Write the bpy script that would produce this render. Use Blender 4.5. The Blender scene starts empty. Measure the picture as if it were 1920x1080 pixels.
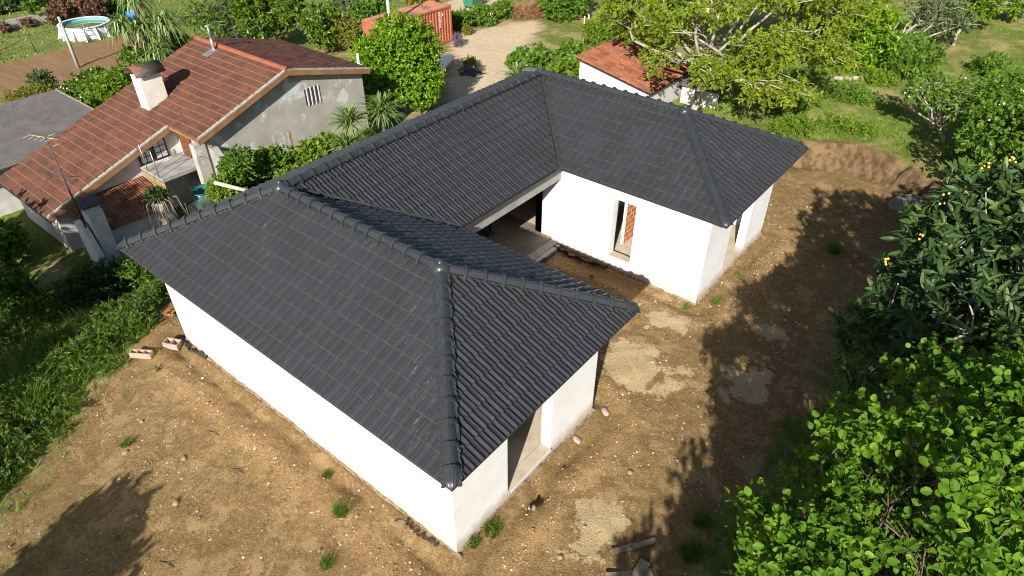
import bpy, bmesh, math, random
import numpy as np
from mathutils import Vector, Matrix, Quaternion

# ------------------------------------------------------------------ camera, sky, sun, exposure
scene = bpy.context.scene
C = scene.collection
CAM = (15.894, -4.432, 12.014)
cam_d = bpy.data.cameras.new('camera'); cam = bpy.data.objects.new('camera', cam_d); C.objects.link(cam)
cam.location = CAM
cam.rotation_euler = (math.radians(52.939), math.radians(-0.029), math.radians(38.884))
cam_d.sensor_width = 36.0; cam_d.lens = 1238.02 / 1920 * 36.0
cam_d.clip_start = 0.1; cam_d.clip_end = 2000
scene.camera = cam

SUN = Vector((0.674, -1.60, 1.0)).normalized()
world = bpy.data.worlds.new('World'); scene.world = world; world.use_nodes = True
wn = world.node_tree; wn.nodes.clear()
sky = wn.nodes.new('ShaderNodeTexSky'); sky.sky_type = 'NISHITA'; sky.sun_disc = False
sky.sun_elevation = math.asin(SUN.z); sky.sun_rotation = math.atan2(SUN.x, SUN.y)
bg = wn.nodes.new('ShaderNodeBackground'); bg.inputs['Strength'].default_value = 0.062
wo = wn.nodes.new('ShaderNodeOutputWorld')
wn.links.new(sky.outputs[0], bg.inputs[0]); wn.links.new(bg.outputs[0], wo.inputs[0])
sun_d = bpy.data.lights.new('sun', 'SUN'); sun_d.energy = 5.0; sun_d.angle = math.radians(0.53); sun_d.color = (1.0, 0.94, 0.85)
sun = bpy.data.objects.new('sun', sun_d); C.objects.link(sun)
sun.rotation_euler = SUN.to_track_quat('Z', 'Y').to_euler(); sun.location = (30, -40, 40)
scene.view_settings.view_transform = 'Standard'; scene.view_settings.look = 'None'
scene.view_settings.gamma = 1.0; scene.view_settings.use_curve_mapping = False
scene.view_settings.exposure = 0.84
scene.cycles.max_bounces = 6; scene.cycles.transparent_max_bounces = 6
scene.cycles.use_denoising = True; scene.cycles.use_adaptive_sampling = True; scene.cycles.adaptive_threshold = 0.012; scene.cycles.filter_width = 1.05; scene.cycles.denoising_prefilter = 'ACCURATE'

# ------------------------------------------------------------------ helpers
rng = np.random.default_rng(7)
random.seed(7)

def tag(o, label=None, cat=None, group=None, kind=None):
    if label: o['label'] = label
    if cat: o['category'] = cat
    if group: o['group'] = group
    if kind: o['kind'] = kind
    return o

def link(name, me, mats, parent=None):
    o = bpy.data.objects.new(name, me); C.objects.link(o)
    if me is not None and not me.materials:
        for m in (mats if isinstance(mats, (list, tuple)) else [mats]): me.materials.append(m)
    if parent is not None: o.parent = parent
    return o

def empty(name, loc, label, cat, group=None, rz=0.0):
    o = bpy.data.objects.new(name, None); C.objects.link(o); o.location = loc; o.rotation_euler = (0, 0, rz)
    o.empty_display_size = 0.2
    return tag(o, label, cat, group)

def np_mesh(name, V, F, rnd=None, midx=None, smooth=False):
    V = np.asarray(V, np.float32); F = np.asarray(F, np.int32); k = F.shape[1]
    me = bpy.data.meshes.new(name)
    me.vertices.add(len(V)); me.vertices.foreach_set('co', V.ravel())
    me.loops.add(F.size); me.loops.foreach_set('vertex_index', F.ravel())
    me.polygons.add(len(F)); me.polygons.foreach_set('loop_start', np.arange(0, F.size, k, dtype=np.int32))
    if midx is not None: me.polygons.foreach_set('material_index', np.asarray(midx, np.int32))
    me.polygons.foreach_set('use_smooth', np.full(len(F), smooth, bool))
    if rnd is not None:
        a = me.attributes.new('rnd', 'FLOAT', 'FACE'); a.data.foreach_set('value', np.asarray(rnd, np.float32))
    me.update(calc_edges=True); me.validate()
    return me

class MB:
    """collects polygons and links them as one mesh object"""
    def __init__(s): s.v = []; s.f = []; s.m = []; s.sm = []
    def add(s, vs, fs, m=0, sm=False):
        b = len(s.v); s.v += [tuple(p) for p in vs]
        for f in fs: s.f.append(tuple(i + b for i in f)); s.m.append(m); s.sm.append(sm)
    def box(s, x0, x1, y0, y1, z0, z1, m=0):
        v = [(x0,y0,z0),(x1,y0,z0),(x1,y1,z0),(x0,y1,z0),(x0,y0,z1),(x1,y0,z1),(x1,y1,z1),(x0,y1,z1)]
        s.add(v, [(0,3,2,1),(4,5,6,7),(0,1,5,4),(1,2,6,5),(2,3,7,6),(3,0,4,7)], m)
    def obox(s, c, ax, ay, az, m=0):
        c = Vector(c); ax, ay, az = Vector(ax), Vector(ay), Vector(az)
        v = [c + i*ax + j*ay + k*az for k in (-1, 1) for j in (-1, 1) for i in (-1, 1)]
        s.add(v, [(0,2,3,1),(4,5,7,6),(0,1,5,4),(1,3,7,5),(3,2,6,7),(2,0,4,6)], m)
    def prism(s, pts, d, m=0):
        n = len(pts); d = Vector(d); v = [Vector(p) for p in pts] + [Vector(p) + d for p in pts]
        s.add(v, [tuple(range(n))[::-1], tuple(range(n, 2*n))] + [(i, (i+1) % n, n + (i+1) % n, n + i) for i in range(n)], m)
    def tube(s, pts, rad, n=6, m=0, sm=True, cap=True):
        pts = [Vector(p) for p in pts]
        if not isinstance(rad, (list, tuple)): rad = [rad]*len(pts)
        rad = [float(q) for q in rad]
        vs = []; ref = Vector((0.3, 0.2, 0.9)).normalized()
        for i, p in enumerate(pts):
            t = (pts[min(i+1, len(pts)-1)] - pts[max(i-1, 0)])
            t = t.normalized() if t.length > 1e-9 else Vector((0,0,1))
            a = t.cross(ref)
            if a.length < 1e-3: a = t.cross(Vector((1,0,0)))
            a.normalize(); b = t.cross(a)
            for k in range(n):
                q = 2*math.pi*k/n; vs.append(p + rad[i]*(math.cos(q)*a + math.sin(q)*b))
        fs = []
        for i in range(len(pts)-1):
            for k in range(n): fs.append((i*n+k, i*n+(k+1) % n, (i+1)*n+(k+1) % n, (i+1)*n+k))
        if cap: fs += [tuple(range(n))[::-1], tuple(range((len(pts)-1)*n, len(pts)*n))]
        s.add(vs, fs, m, sm)
    def lathe(s, c, prof, n=16, m=0, sm=True):
        vs = [(c[0]+r*math.cos(2*math.pi*k/n), c[1]+r*math.sin(2*math.pi*k/n), c[2]+z) for r, z in prof for k in range(n)]
        fs = [(i*n+k, i*n+(k+1) % n, (i+1)*n+(k+1) % n, (i+1)*n+k) for i in range(len(prof)-1) for k in range(n)]
        s.add(vs, fs, m, sm)
    def build(s, name, mats, parent=None):
        me = bpy.data.meshes.new(name); me.from_pydata(s.v, [], s.f)
        me.polygons.foreach_set('material_index', s.m); me.polygons.foreach_set('use_smooth', s.sm); me.update()
        return link(name, me, mats, parent)

TAB = np.random.default_rng(3).random((256, 256))
def vn(x, y, sc, seed=0):
    x = np.asarray(x, float)*sc + seed*17.3; y = np.asarray(y, float)*sc + seed*9.1
    xi = np.floor(x).astype(int); yi = np.floor(y).astype(int); fx = x-xi; fy = y-yi
    fx = fx*fx*(3-2*fx); fy = fy*fy*(3-2*fy)
    g = lambda a, b: TAB[a % 256, b % 256]
    return (g(xi,yi)*(1-fx)+g(xi+1,yi)*fx)*(1-fy)+(g(xi,yi+1)*(1-fx)+g(xi+1,yi+1)*fx)*fy
def ss(a, b, x):
    t = np.clip((np.asarray(x, float)-a)/(b-a), 0, 1); return t*t*(3-2*t)
def unit(v): return v/np.maximum(np.linalg.norm(v, axis=-1, keepdims=True), 1e-9)

# ------------------------------------------------------------------ materials
def mat_new(name):
    m = bpy.data.materials.new(name); m.use_nodes = True; nt = m.node_tree
    return m, nt, nt.nodes['Principled BSDF']
def nd(nt, t, **kw):
    n = nt.nodes.new(t)
    for k, v in kw.items():
        if k.startswith('i_'):
            key = k[2:]; n.inputs[int(key) if key.isdigit() else key].default_value = v
        else: setattr(n, k, v)
    return n
def noise(nt, vec, sc, det=4, rough=0.6, dist=0.0):
    n = nd(nt, 'ShaderNodeTexNoise'); n.inputs['Scale'].default_value = sc; n.inputs['Detail'].default_value = det
    n.inputs['Roughness'].default_value = rough; n.inputs['Distortion'].default_value = dist
    if vec is not None: nt.links.new(vec, n.inputs['Vector'])
    return n.outputs['Fac']
def rampf(nt, fac, a, b):
    n = nd(nt, 'ShaderNodeMapRange'); n.inputs[1].default_value = a; n.inputs[2].default_value = b
    n.interpolation_type = 'SMOOTHSTEP'
    nt.links.new(fac, n.inputs[0]); return n.outputs[0]
def mixc(nt, fac, a, b, blend='MIX'):
    n = nd(nt, 'ShaderNodeMix', data_type='RGBA', blend_type=blend)
    for sock, v in ((n.inputs[0], fac), (n.inputs[6], a), (n.inputs[7], b)):
        if isinstance(v, (int, float)): sock.default_value = v
        elif isinstance(v, (tuple, list)): sock.default_value = (*v[:3], 1)
        else: nt.links.new(v, sock)
    return n.outputs[2]
def mth(nt, op, a, b=None):
    n = nd(nt, 'ShaderNodeMath', operation=op)
    for i, v in enumerate((a, b)):
        if v is None: continue
        if isinstance(v, (int, float)): n.inputs[i].default_value = v
        else: nt.links.new(v, n.inputs[i])
    return n.outputs[0]
def attr(nt, name): return nd(nt, 'ShaderNodeAttribute', attribute_name=name).outputs['Fac']
def wpos(nt): return nd(nt, 'ShaderNodeNewGeometry').outputs['Position']
def bump(nt, b, h, strength=0.4, dist=0.02):
    n = nd(nt, 'ShaderNodeBump'); n.inputs['Strength'].default_value = strength; n.inputs['Distance'].default_value = dist
    nt.links.new(h, n.inputs['Height']); nt.links.new(n.outputs[0], b.inputs['Normal'])

def M(name, c1, c2=None, sc=3.0, rough=0.8, bmp=0.0, bsc=40, spec=0.3, metal=0.0, var=0.0, dirt=None, dsc=1.5, dth=(0.55, 0.7)):
    m, nt, b = mat_new(name); P = wpos(nt)
    col = c1
    if c2 is not None: col = mixc(nt, rampf(nt, noise(nt, P, sc, 5), 0.3, 0.7), c1, c2)
    if dirt is not None: col = mixc(nt, rampf(nt, noise(nt, P, dsc, 6, 0.7), *dth), col, dirt)
    if var:
        v = mth(nt, 'ADD', mth(nt, 'MULTIPLY', attr(nt, 'rnd'), 2*var), 1-var)
        hsv = nd(nt, 'ShaderNodeHueSaturation')
        if isinstance(col, tuple): hsv.inputs['Color'].default_value = (*col, 1)
        else: nt.links.new(col, hsv.inputs['Color'])
        nt.links.new(v, hsv.inputs['Value']); col = hsv.outputs[0]
    if isinstance(col, tuple): b.inputs['Base Color'].default_value = (*col, 1)
    else: nt.links.new(col, b.inputs['Base Color'])
    b.inputs['Roughness'].default_value = rough; b.inputs['Specular IOR Level'].default_value = spec; b.inputs['Metallic'].default_value = metal
    if bmp: bump(nt, b, noise(nt, P, bsc, 5), bmp, 0.02)
    return m

def leafmat(name, ca, cb, cc=None, trans=0.35, rough=0.5, spec=0.35):
    m, nt, b = mat_new(name); r = attr(nt, 'rnd')
    ramp = nd(nt, 'ShaderNodeValToRGB'); e = ramp.color_ramp.elements
    e[0].position = 0.0; e[0].color = (*ca, 1); e[1].position = 0.75; e[1].color = (*cb, 1)
    if cc is not None: n = e.new(1.0); n.color = (*cc, 1)
    nt.links.new(r, ramp.inputs[0])
    nt.links.new(ramp.outputs[0], b.inputs['Base Color'])
    b.inputs['Roughness'].default_value = rough; b.inputs['Specular IOR Level'].default_value = spec
    t = nd(nt, 'ShaderNodeBsdfTranslucent'); 
    g = nd(nt, 'ShaderNodeGamma'); g.inputs[1].default_value = 0.85; nt.links.new(ramp.outputs[0], g.inputs[0])
    tint = mixc(nt, 1.0, g.outputs[0], (1.0, 1.0, 0.45), 'MULTIPLY'); nt.links.new(tint, t.inputs[0])
    mx = nd(nt, 'ShaderNodeMixShader'); mx.inputs[0].default_value = trans
    nt.links.new(b.outputs[0], mx.inputs[1]); nt.links.new(t.outputs[0], mx.inputs[2])
    nt.links.new(mx.outputs[0], nt.nodes['Material Output'].inputs[0])
    return m

# glazed slate-grey roof tile: satin glaze, handling scuffs and lime smears
def tilemat():
    m, nt, b = mat_new('glazed_grey_tile'); P = wpos(nt)
    base = mixc(nt, attr(nt, 'rnd'), (0.034, 0.036, 0.041), (0.041, 0.043, 0.048))
    base = mixc(nt, rampf(nt, noise(nt, P, 1.1, 5), 0.35, 0.7), base, (0.034, 0.034, 0.037))
    st = nd(nt, 'ShaderNodeMapping'); st.inputs['Scale'].default_value = (3.4, .75, .75); nt.links.new(P, st.inputs[0])
    sm = noise(nt, st.outputs[0], 5.5, 6, 0.72, 0.6)
    region = rampf(nt, noise(nt, P, 0.5, 2), 0.44, 0.66)
    scuff = mth(nt, 'MULTIPLY', rampf(nt, sm, 0.57, 0.70), region)
    col = mixc(nt, mth(nt, 'MULTIPLY', scuff, 0.6), base, (0.22, 0.23, 0.24))
    nt.links.new(col, b.inputs['Base Color'])
    nt.links.new(mth(nt, 'ADD', mth(nt, 'MULTIPLY', noise(nt, P, 14, 2), 0.20), 0.22), b.inputs['Roughness'])
    b.inputs['Specular IOR Level'].default_value = 0.42
    return m
TILE = tilemat()
TILELIP = M('tile_edge_raw', (0.044, 0.040, 0.037), (0.028, 0.026, 0.025), 8, 0.9)
CAP = M('glazed_cap_tile', (0.030, 0.033, 0.039), (0.038, 0.041, 0.046), 4, 0.32, spec=0.42)
SEAL = M('roof_sealing_mortar', (0.022, 0.026, 0.027), (0.04, 0.043, 0.042), 9, 0.5, 0.5, 60)
DECK = M('roof_deck_dark', (0.03, 0.03, 0.033), None, rough=0.9)

def plaster():
    m, nt, b = mat_new('white_plaster'); P = wpos(nt)
    col = mixc(nt, rampf(nt, noise(nt, P, 1.3, 6, 0.65), 0.35, 0.7), (0.79, 0.80, 0.81), (0.72, 0.73, 0.74))
    sep = nd(nt, 'ShaderNodeSeparateXYZ'); nt.links.new(P, sep.inputs[0])
    z = mth(nt, 'ADD', sep.outputs[2], mth(nt, 'MULTIPLY', noise(nt, P, 3.2, 6, 0.75), -0.55))
    splash = rampf(nt, z, 0.20, -0.22)
    col = mixc(nt, mth(nt, 'MULTIPLY', splash, 0.75), col, (0.40, 0.31, 0.22))
    nt.links.new(col, b.inputs['Base Color']); b.inputs['Roughness'].default_value = 0.85; b.inputs['Specular IOR Level'].default_value = 0.2
    bump(nt, b, noise(nt, P, 45, 4), 0.12, 0.01)
    return m
PLASTER = plaster()
CONC = M('grey_concrete', (0.33, 0.32, 0.30), (0.24, 0.235, 0.225), 2.5, 0.85, 0.25, 30, dirt=(0.42, 0.40, 0.36), dsc=1.1)
CONCF = M('pale_concrete_floor', (0.50, 0.43, 0.33), (0.38, 0.32, 0.24), 1.8, 0.85, 0.2, 30)
MORTAR = M('cement_mortar', (0.66, 0.64, 0.60), (0.52, 0.50, 0.47), 8, 0.95, 0.4)
BRICK = M('orange_hollow_brick', (0.52, 0.19, 0.055), (0.40, 0.135, 0.045), 9, 0.9, 0.4, 50)
WOODF = M('weathered_plank', (0.32, 0.25, 0.18), (0.20, 0.15, 0.11), 6, 0.85, 0.4, 50)
BLOCK = M('pinkish_cement_block', (0.44, 0.32, 0.26), (0.33, 0.25, 0.20), 9, 0.95, 0.5, 60)
STONE = M('pale_field_stone', (0.33, 0.25, 0.16), (0.21, 0.15, 0.095), 7, 0.9, 0.5, 40)
GRANITE = M('grey_granite', (0.20, 0.185, 0.165), (0.12, 0.11, 0.10), 5, 0.9, 0.6, 25)
BARK = M('grey_brown_bark', (0.16, 0.125, 0.09), (0.08, 0.06, 0.045), 7, 0.95, 0.7, 30)
BARKP = M('pale_lichened_bark', (0.42, 0.38, 0.31), (0.24, 0.21, 0.165), 5, 0.95, 0.6, 30, dirt=(0.30, 0.28, 0.12), dsc=2.2)
WHITEPL = M('white_plastic', (0.75, 0.77, 0.80), None, rough=0.45, spec=0.4)

# ------------------------------------------------------------------ terrain
BANK = np.array([(-2.5,18.6),(2,19.6),(9.3,20.9),(11.4,22.3),(12.8,21.8),(14.3,20.8),(16.2,17.5),(17.2,12),(17.6,6),(17.9,0),(18.3,-9)])
def polyd(x, y, line):
    x = np.asarray(x, float); y = np.asarray(y, float)
    best = np.full(x.shape, 1e9); sg = np.ones(x.shape)
    for (ax, ay), (bx, by) in zip(line[:-1], line[1:]):
        dx, dy = bx-ax, by-ay
        t = np.clip(((x-ax)*dx+(y-ay)*dy)/(dx*dx+dy*dy), 0, 1)
        d = np.hypot(x-ax-t*dx, y-ay-t*dy); s = np.sign(dx*(y-ay)-dy*(x-ax))
        m = d < best-1e-9; best = np.where(m, d, best); sg = np.where(m, s, sg)
    return best*sg
def inside(x, y, poly):
    """signed distance to a closed polygon, positive inside"""
    p = np.array(poly + [poly[0]], float); x = np.asarray(x, float); y = np.asarray(y, float)
    d = np.abs(polyd(x, y, p)); c = np.zeros(x.shape, bool)
    for (ax, ay), (bx, by) in zip(p[:-1], p[1:]):
        cr = ((ay > y) != (by > y)) & (x < (bx-ax)*(y-ay)/(by-ay+1e-12)+ax); c ^= cr
    return np.where(c, d, -d)
def h0(x, y):
    x = np.asarray(x, float); y = np.asarray(y, float)
    lift = ss(5, 7.5, y)*ss(18, 15, y)*ss(-9.9, -8.9, x)
    z = -2.8*ss(-1.2, -7.0, x)*(1-.5*lift) - 1.4*ss(-18, -42, x)
    d = polyd(x, y, BANK)
    d = d + (vn(x, y, 1.3, 5)-.5)*.5 + (vn(x, y, 4, 6)-.5)*.16
    amp = (0.5+0.5*ss(4, 9, x))*(1-0.65*ss(15.5, 17, x)*ss(16, 12, y))
    return z + ss(-4.5, -1.0, x)*(amp*ss(-0.10, 0.20, d)+0.03*np.clip(d-.4, 0, 30))
LS, LN, LM, WW, HE, RISE = 11.093, 11.141, 16.089, 2.935, 3.1, 1.385
U_PLAN = [(.53,.53),(10.51,.53),(10.51,5.34),(5.34,5.34),(5.34,10.75),(10.56,10.75),(10.56,15.56),(.53,15.56)]
def gz(x, y):
    x = np.asarray(x, float); y = np.asarray(y, float)
    z = h0(x, y); d = -inside(x, y, U_PLAN)          # distance outside the house walls
    near = ss(-4, -1, x)*ss(20, 17, y)
    wob = (vn(x, y, .8, 2)-.5)*.35
    z = z - near*.075*np.exp(-((d-.36-wob*.5)/.16)**2)*(.4+1.6*vn(x, y, .9, 14)) + near*.06*np.exp(-((d-.95-wob)/.22)**2)*(.2+1.2*vn(x, y, 1.1, 8)+.5*vn(x, y, 6, 15))
    z = z - .25*ss(0, -.2, d)
    z = z + (vn(x, y, .35, 1)-.5)*.16 + (vn(x, y, 1.2, 3)-.5)*.07 + (vn(x, y, 4.5, 4)-.5)*.045 + (vn(x, y, 9, 9)-.5)*.032
    hole = np.exp(-(((x-10.95)/.16)**2+((y-2.65)/.28)**2))
    return z - .25*hole
EDGEY = [-30, -6,-4.77,-3.78,-2.77,-1.71,-.82,.27,1.32,3,19]; EDGEX = [4.5, 3,2.48,1.51,1.02,.36,.22,-.47,-1.52,-1.6,-1.6]
REY = [-8,2.92,4.51,5.76,7.52,9.28,11.56,16,20]; REX = [14.6,14.2,14.1,14.35,14.15,14.6,14.3,15.2,14.6]
GRAV = [(-8.5,21.5),(-12.51,24.35),(-16.02,28.71),(-18.79,31.46),(-19.52,33.66),(-18.88,36.7),(-17.59,40.05),(-16.02,38.61),(-14.23,34.8),(-12.03,31.66),(-9.65,27.26),(-6.5,22.5)]
LANE = [(-26.29,38.0),(-23.2,37.8),(-23.6,42.5),(-25.65,50),(-30,50),(-28.5,40.44)]
FIELD = [(-44.14,6),(-44.08,13.54),(-43.86,21.5),(-37.6,19),(-35.6,11.2),(-34.45,3)]
PALE = [[(9.5,7.75),(10.64,8.3),(11.25,7.5),(11.2,6.55),(10.1,6.55)],[(11.2,7.9),(11.75,8.0),(11.6,6.8),(11.35,6.6)],[(11.7,2.9),(12.44,3.5),(12.8,3.1),(12.6,1.9),(12.1,1.85)],
        [(9.6,9.5),(10.6,9.9),(10.8,9.3),(10.0,8.9)],[(12.6,8.6),(13.4,9.4),(13.6,8.4),(12.9,7.6)],[(12.2,10.5),(13.1,11.6),(13.2,10.6)]]
def m_grass(x, y):
    e = np.interp(y, EDGEY, EDGEX); n = (vn(x, y, 1.6, 11)-.5)*.9 + (vn(x, y, 5, 12)-.5)*.4
    left = ss(-.25, .3, e-x+n)
    right = ss(-.2, .4, x-np.interp(y, REY, REX)+n*.6)
    bank = ss(.25, .6, polyd(x, y, BANK)+n*.25)
    far = np.maximum(ss(18.5, 19.5, y)*ss(-1, -3, x), ss(-1.6, -2.6, x))
    bl = .38*ss(0.2, 1.6, 3.2-np.hypot(x-3.3, (y+4.6))+n*1.4)
    g = np.maximum.reduce([left, right, bank, far, bl])
    out = 1-np.maximum.reduce([ss(-.35, .25, inside(x, y, GRAV)+n*.6), ss(-.2, .3, inside(x, y, LANE)+n*.4), ss(-.2, .2, inside(x, y, FIELD)+n*.15)])
    return g*out
def make_ground():
    def axis(lo, hi, flo, fhi, fine):
        a = list(np.arange(flo, fhi, fine)); s = fine; p = a[-1]
        while p < hi: s = min(s*1.09, 6 if p > fhi+40 else .6); p += s; a.append(p)
        s = fine; p = flo
        while p > lo: s = min(s*1.09, 6 if p < flo-70 else .6); p -= s; a.insert(0, p)
        return np.array(a)
    X = axis(-150, 90, -2.6, 15.6, .095); Y = axis(-60, 160, -5.6, 21.5, .095)
    gx, gy = np.meshgrid(X, Y, indexing='ij'); nx, ny = gx.shape
    x, y = gx.ravel(), gy.ravel()
    V = np.stack([x, y, gz(x, y)], 1)
    idx = np.arange(nx*ny).reshape(nx, ny)
    F = np.stack([idx[:-1,:-1], idx[1:,:-1], idx[1:,1:], idx[:-1,1:]], -1).reshape(-1, 4)
    me = np_mesh('ground', V, F, smooth=True)
    pale = np.zeros(len(x))
    nn = (vn(x, y, 2.2, 21)-.5)*1.1 + (vn(x, y, 7, 22)-.5)*.5
    for p in PALE: pale = np.maximum(pale, ss(-.6, .6, inside(x, y, p)+nn*.35))
    d = -inside(x, y, U_PLAN)
    spoil = np.exp(-((d-.95)/.28)**2)*ss(-2, 0, x)*ss(19, 17, y)
    for nm, val in (('m_grass', m_grass(x, y)), ('m_pale', pale), ('m_spoil', spoil), ('m_grav', np.maximum(ss(-.3, .3, inside(x, y, GRAV)+nn*.4), ss(-.2, .2, inside(x, y, LANE)+nn*.3))),
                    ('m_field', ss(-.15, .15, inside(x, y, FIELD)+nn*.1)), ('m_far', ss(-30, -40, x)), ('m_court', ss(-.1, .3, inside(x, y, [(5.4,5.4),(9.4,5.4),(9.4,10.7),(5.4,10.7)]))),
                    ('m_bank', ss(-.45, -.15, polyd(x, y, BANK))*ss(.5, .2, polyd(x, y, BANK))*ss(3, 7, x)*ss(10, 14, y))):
        a = me.attributes.new(nm, 'FLOAT', 'POINT'); a.data.foreach_set('value', np.asarray(val, np.float32))
    m, nt, b = mat_new('bare_earth_and_turf'); P = wpos(nt)
    n1 = noise(nt, P, .55, 4, .65); n2 = noise(nt, P, 3.2, 7, .72); n3 = noise(nt, P, 26, 3, .7); n4 = noise(nt, P, 90, 1, .6)
    col = mixc(nt, rampf(nt, n1, .32, .68), (0.184, 0.109, 0.041), (0.295, 0.191, 0.084))
    col = mixc(nt, rampf(nt, n2, .44, .56), col, mixc(nt, rampf(nt, n3, .3, .7), (0.139, 0.079, 0.028), (0.271, 0.169, 0.069)))
    col = mixc(nt, mth(nt, 'MULTIPLY', rampf(nt, noise(nt, P, 1.25, 8, .7, .4), .535, .575), .75), col, (0.361, 0.240, 0.114))
    col = mixc(nt, mth(nt, 'MULTIPLY', rampf(nt, n4, .58, .68), .6), col, (0.492, 0.375, 0.216))
    col = mixc(nt, mth(nt, 'MULTIPLY', rampf(nt, n4, .42, .32), .45), col, (0.098, 0.056, 0.021))
    col = mixc(nt, mth(nt, 'MULTIPLY', rampf(nt, n1, .56, .66), .3), col, (0.139, 0.112, 0.030))
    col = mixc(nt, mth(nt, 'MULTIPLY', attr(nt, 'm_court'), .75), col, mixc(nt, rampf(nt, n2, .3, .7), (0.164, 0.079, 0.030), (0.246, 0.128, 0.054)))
    col = mixc(nt, mth(nt, 'MULTIPLY', attr(nt, 'm_spoil'), rampf(nt, n3, .35, .65)), col, (0.361, 0.217, 0.093))
    n5 = noise(nt, P, 2.6, 8, .68, .3)
    pm_ = mth(nt, 'ADD', attr(nt, 'm_pale'), mth(nt, 'MULTIPLY', mth(nt, 'SUBTRACT', n5, .5), 2.2))
    col = mixc(nt, mth(nt, 'MULTIPLY', rampf(nt, pm_, .46, .60), mth(nt, 'GREATER_THAN', attr(nt, 'm_pale'), .02)), col, mixc(nt, rampf(nt, n3, .3, .7), (0.410, 0.300, 0.162), (0.525, 0.405, 0.234)))
    n6 = noise(nt, P, 13, 4, .75)
    col = mixc(nt, mth(nt, 'MULTIPLY', rampf(nt, n6, .54, .64), .55), col, (.40, .285, .155))
    col = mixc(nt, mth(nt, 'MULTIPLY', rampf(nt, n6, .45, .36), .6), col, (.115, .07, .03))
    col = mixc(nt, mth(nt, 'MULTIPLY', rampf(nt, noise(nt, P, 34, 2, .6), .66, .72), .7), col, (.56, .47, .34))
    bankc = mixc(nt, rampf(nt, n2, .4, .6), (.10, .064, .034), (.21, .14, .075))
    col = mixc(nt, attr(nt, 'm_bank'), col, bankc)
    gcol = mixc(nt, rampf(nt, n2, .3, .7), (.10, .14, .02), (.20, .22, .055))
    gcol = mixc(nt, rampf(nt, n1, .45, .65), gcol, (.36, .28, .13))
    farc = mixc(nt, rampf(nt, n1, .35, .65), (.13, .18, .04), (.22, .24, .075))
    gcol = mixc(nt, attr(nt, 'm_far'), gcol, mixc(nt, rampf(nt, n3, .3, .7), farc, (.16, .19, .05)))
    gm_ = mth(nt, 'ADD', attr(nt, 'm_grass'), mth(nt, 'MULTIPLY', mth(nt, 'SUBTRACT', n2, .5), 1.0))
    col = mixc(nt, rampf(nt, gm_, .4, .62), col, gcol)
    col = mixc(nt, attr(nt, 'm_grav'), col, mixc(nt, rampf(nt, n2, .35, .7), (.52, .40, .26), (.66, .53, .37)))
    fcol = mixc(nt, rampf(nt, n3, .3, .7), (.31, .19, .105), (.42, .28, .17))
    wv = nd(nt, 'ShaderNodeTexWave', wave_type='BANDS', bands_direction='X'); wv.inputs['Scale'].default_value = .75; wv.inputs['Distortion'].default_value = 1.5; wv.inputs['Detail'].default_value = 3
    nt.links.new(P, wv.inputs[0])
    fcol = mixc(nt, mth(nt, 'MULTIPLY', rampf(nt, wv.outputs['Fac'], .1, .5), .4), (.22, .13, .065), fcol)
    col = mixc(nt, attr(nt, 'm_field'), col, fcol)
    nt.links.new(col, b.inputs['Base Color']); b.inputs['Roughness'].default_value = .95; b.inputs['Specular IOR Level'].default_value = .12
    hgt = mth(nt, 'ADD', mth(nt, 'MULTIPLY', n3, .6), mth(nt, 'MULTIPLY', n4, .4))
    bump(nt, b, hgt, 1.0, .05)
    o = link('ground', me, m); tag(o, kind='structure'); o['label'] = 'bare brown earth lot with grass edges'
    return o
make_ground()

# ------------------------------------------------------------------ roof tiles
def tile_base(width, pitch, prof, lap=.05, lift=.040, thick=.026):
    """one interlocking tile: profile across (x), run up the slope (y); slot 1 is the raw lower edge"""
    n = len(prof); V = []; F = []; mi = []
    rings = [(-.016, lift-thick), (-.012, lift-.012), (.010, lift), (.010, lift), (pitch+lap, .002)]
    for y, dz in rings:
        for (px, pz) in prof: V.append((px*width, y, pz+dz))
    for r in (0, 1, 3):
        for i in range(n-1):
            F.append((r*n+i, r*n+i+1, (r+1)*n+i+1, (r+1)*n+i)); mi.append(0 if r == 3 else 1)
    return np.array(V), np.array(F), np.array(mi)
PROF_S = [(.0,.010),(.07,.004),(.17,.005),(.30,.038),(.37,.038),(.43,.008),(.87,.004),(.905,.013),(.95,-.012)]
PROF_M = [(.0,-.01),(.05,.022),(.24,.024),(.34,.0),(.46,-.004),(.54,.020),(.74,.020),(.84,.0),(.93,-.010)]
PROF_B = [(0,-.02),(.10,.035),(.25,.065),(.40,.065),(.55,.035),(.65,-.02),(.82,-.04),(1.0,-.02)]

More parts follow.
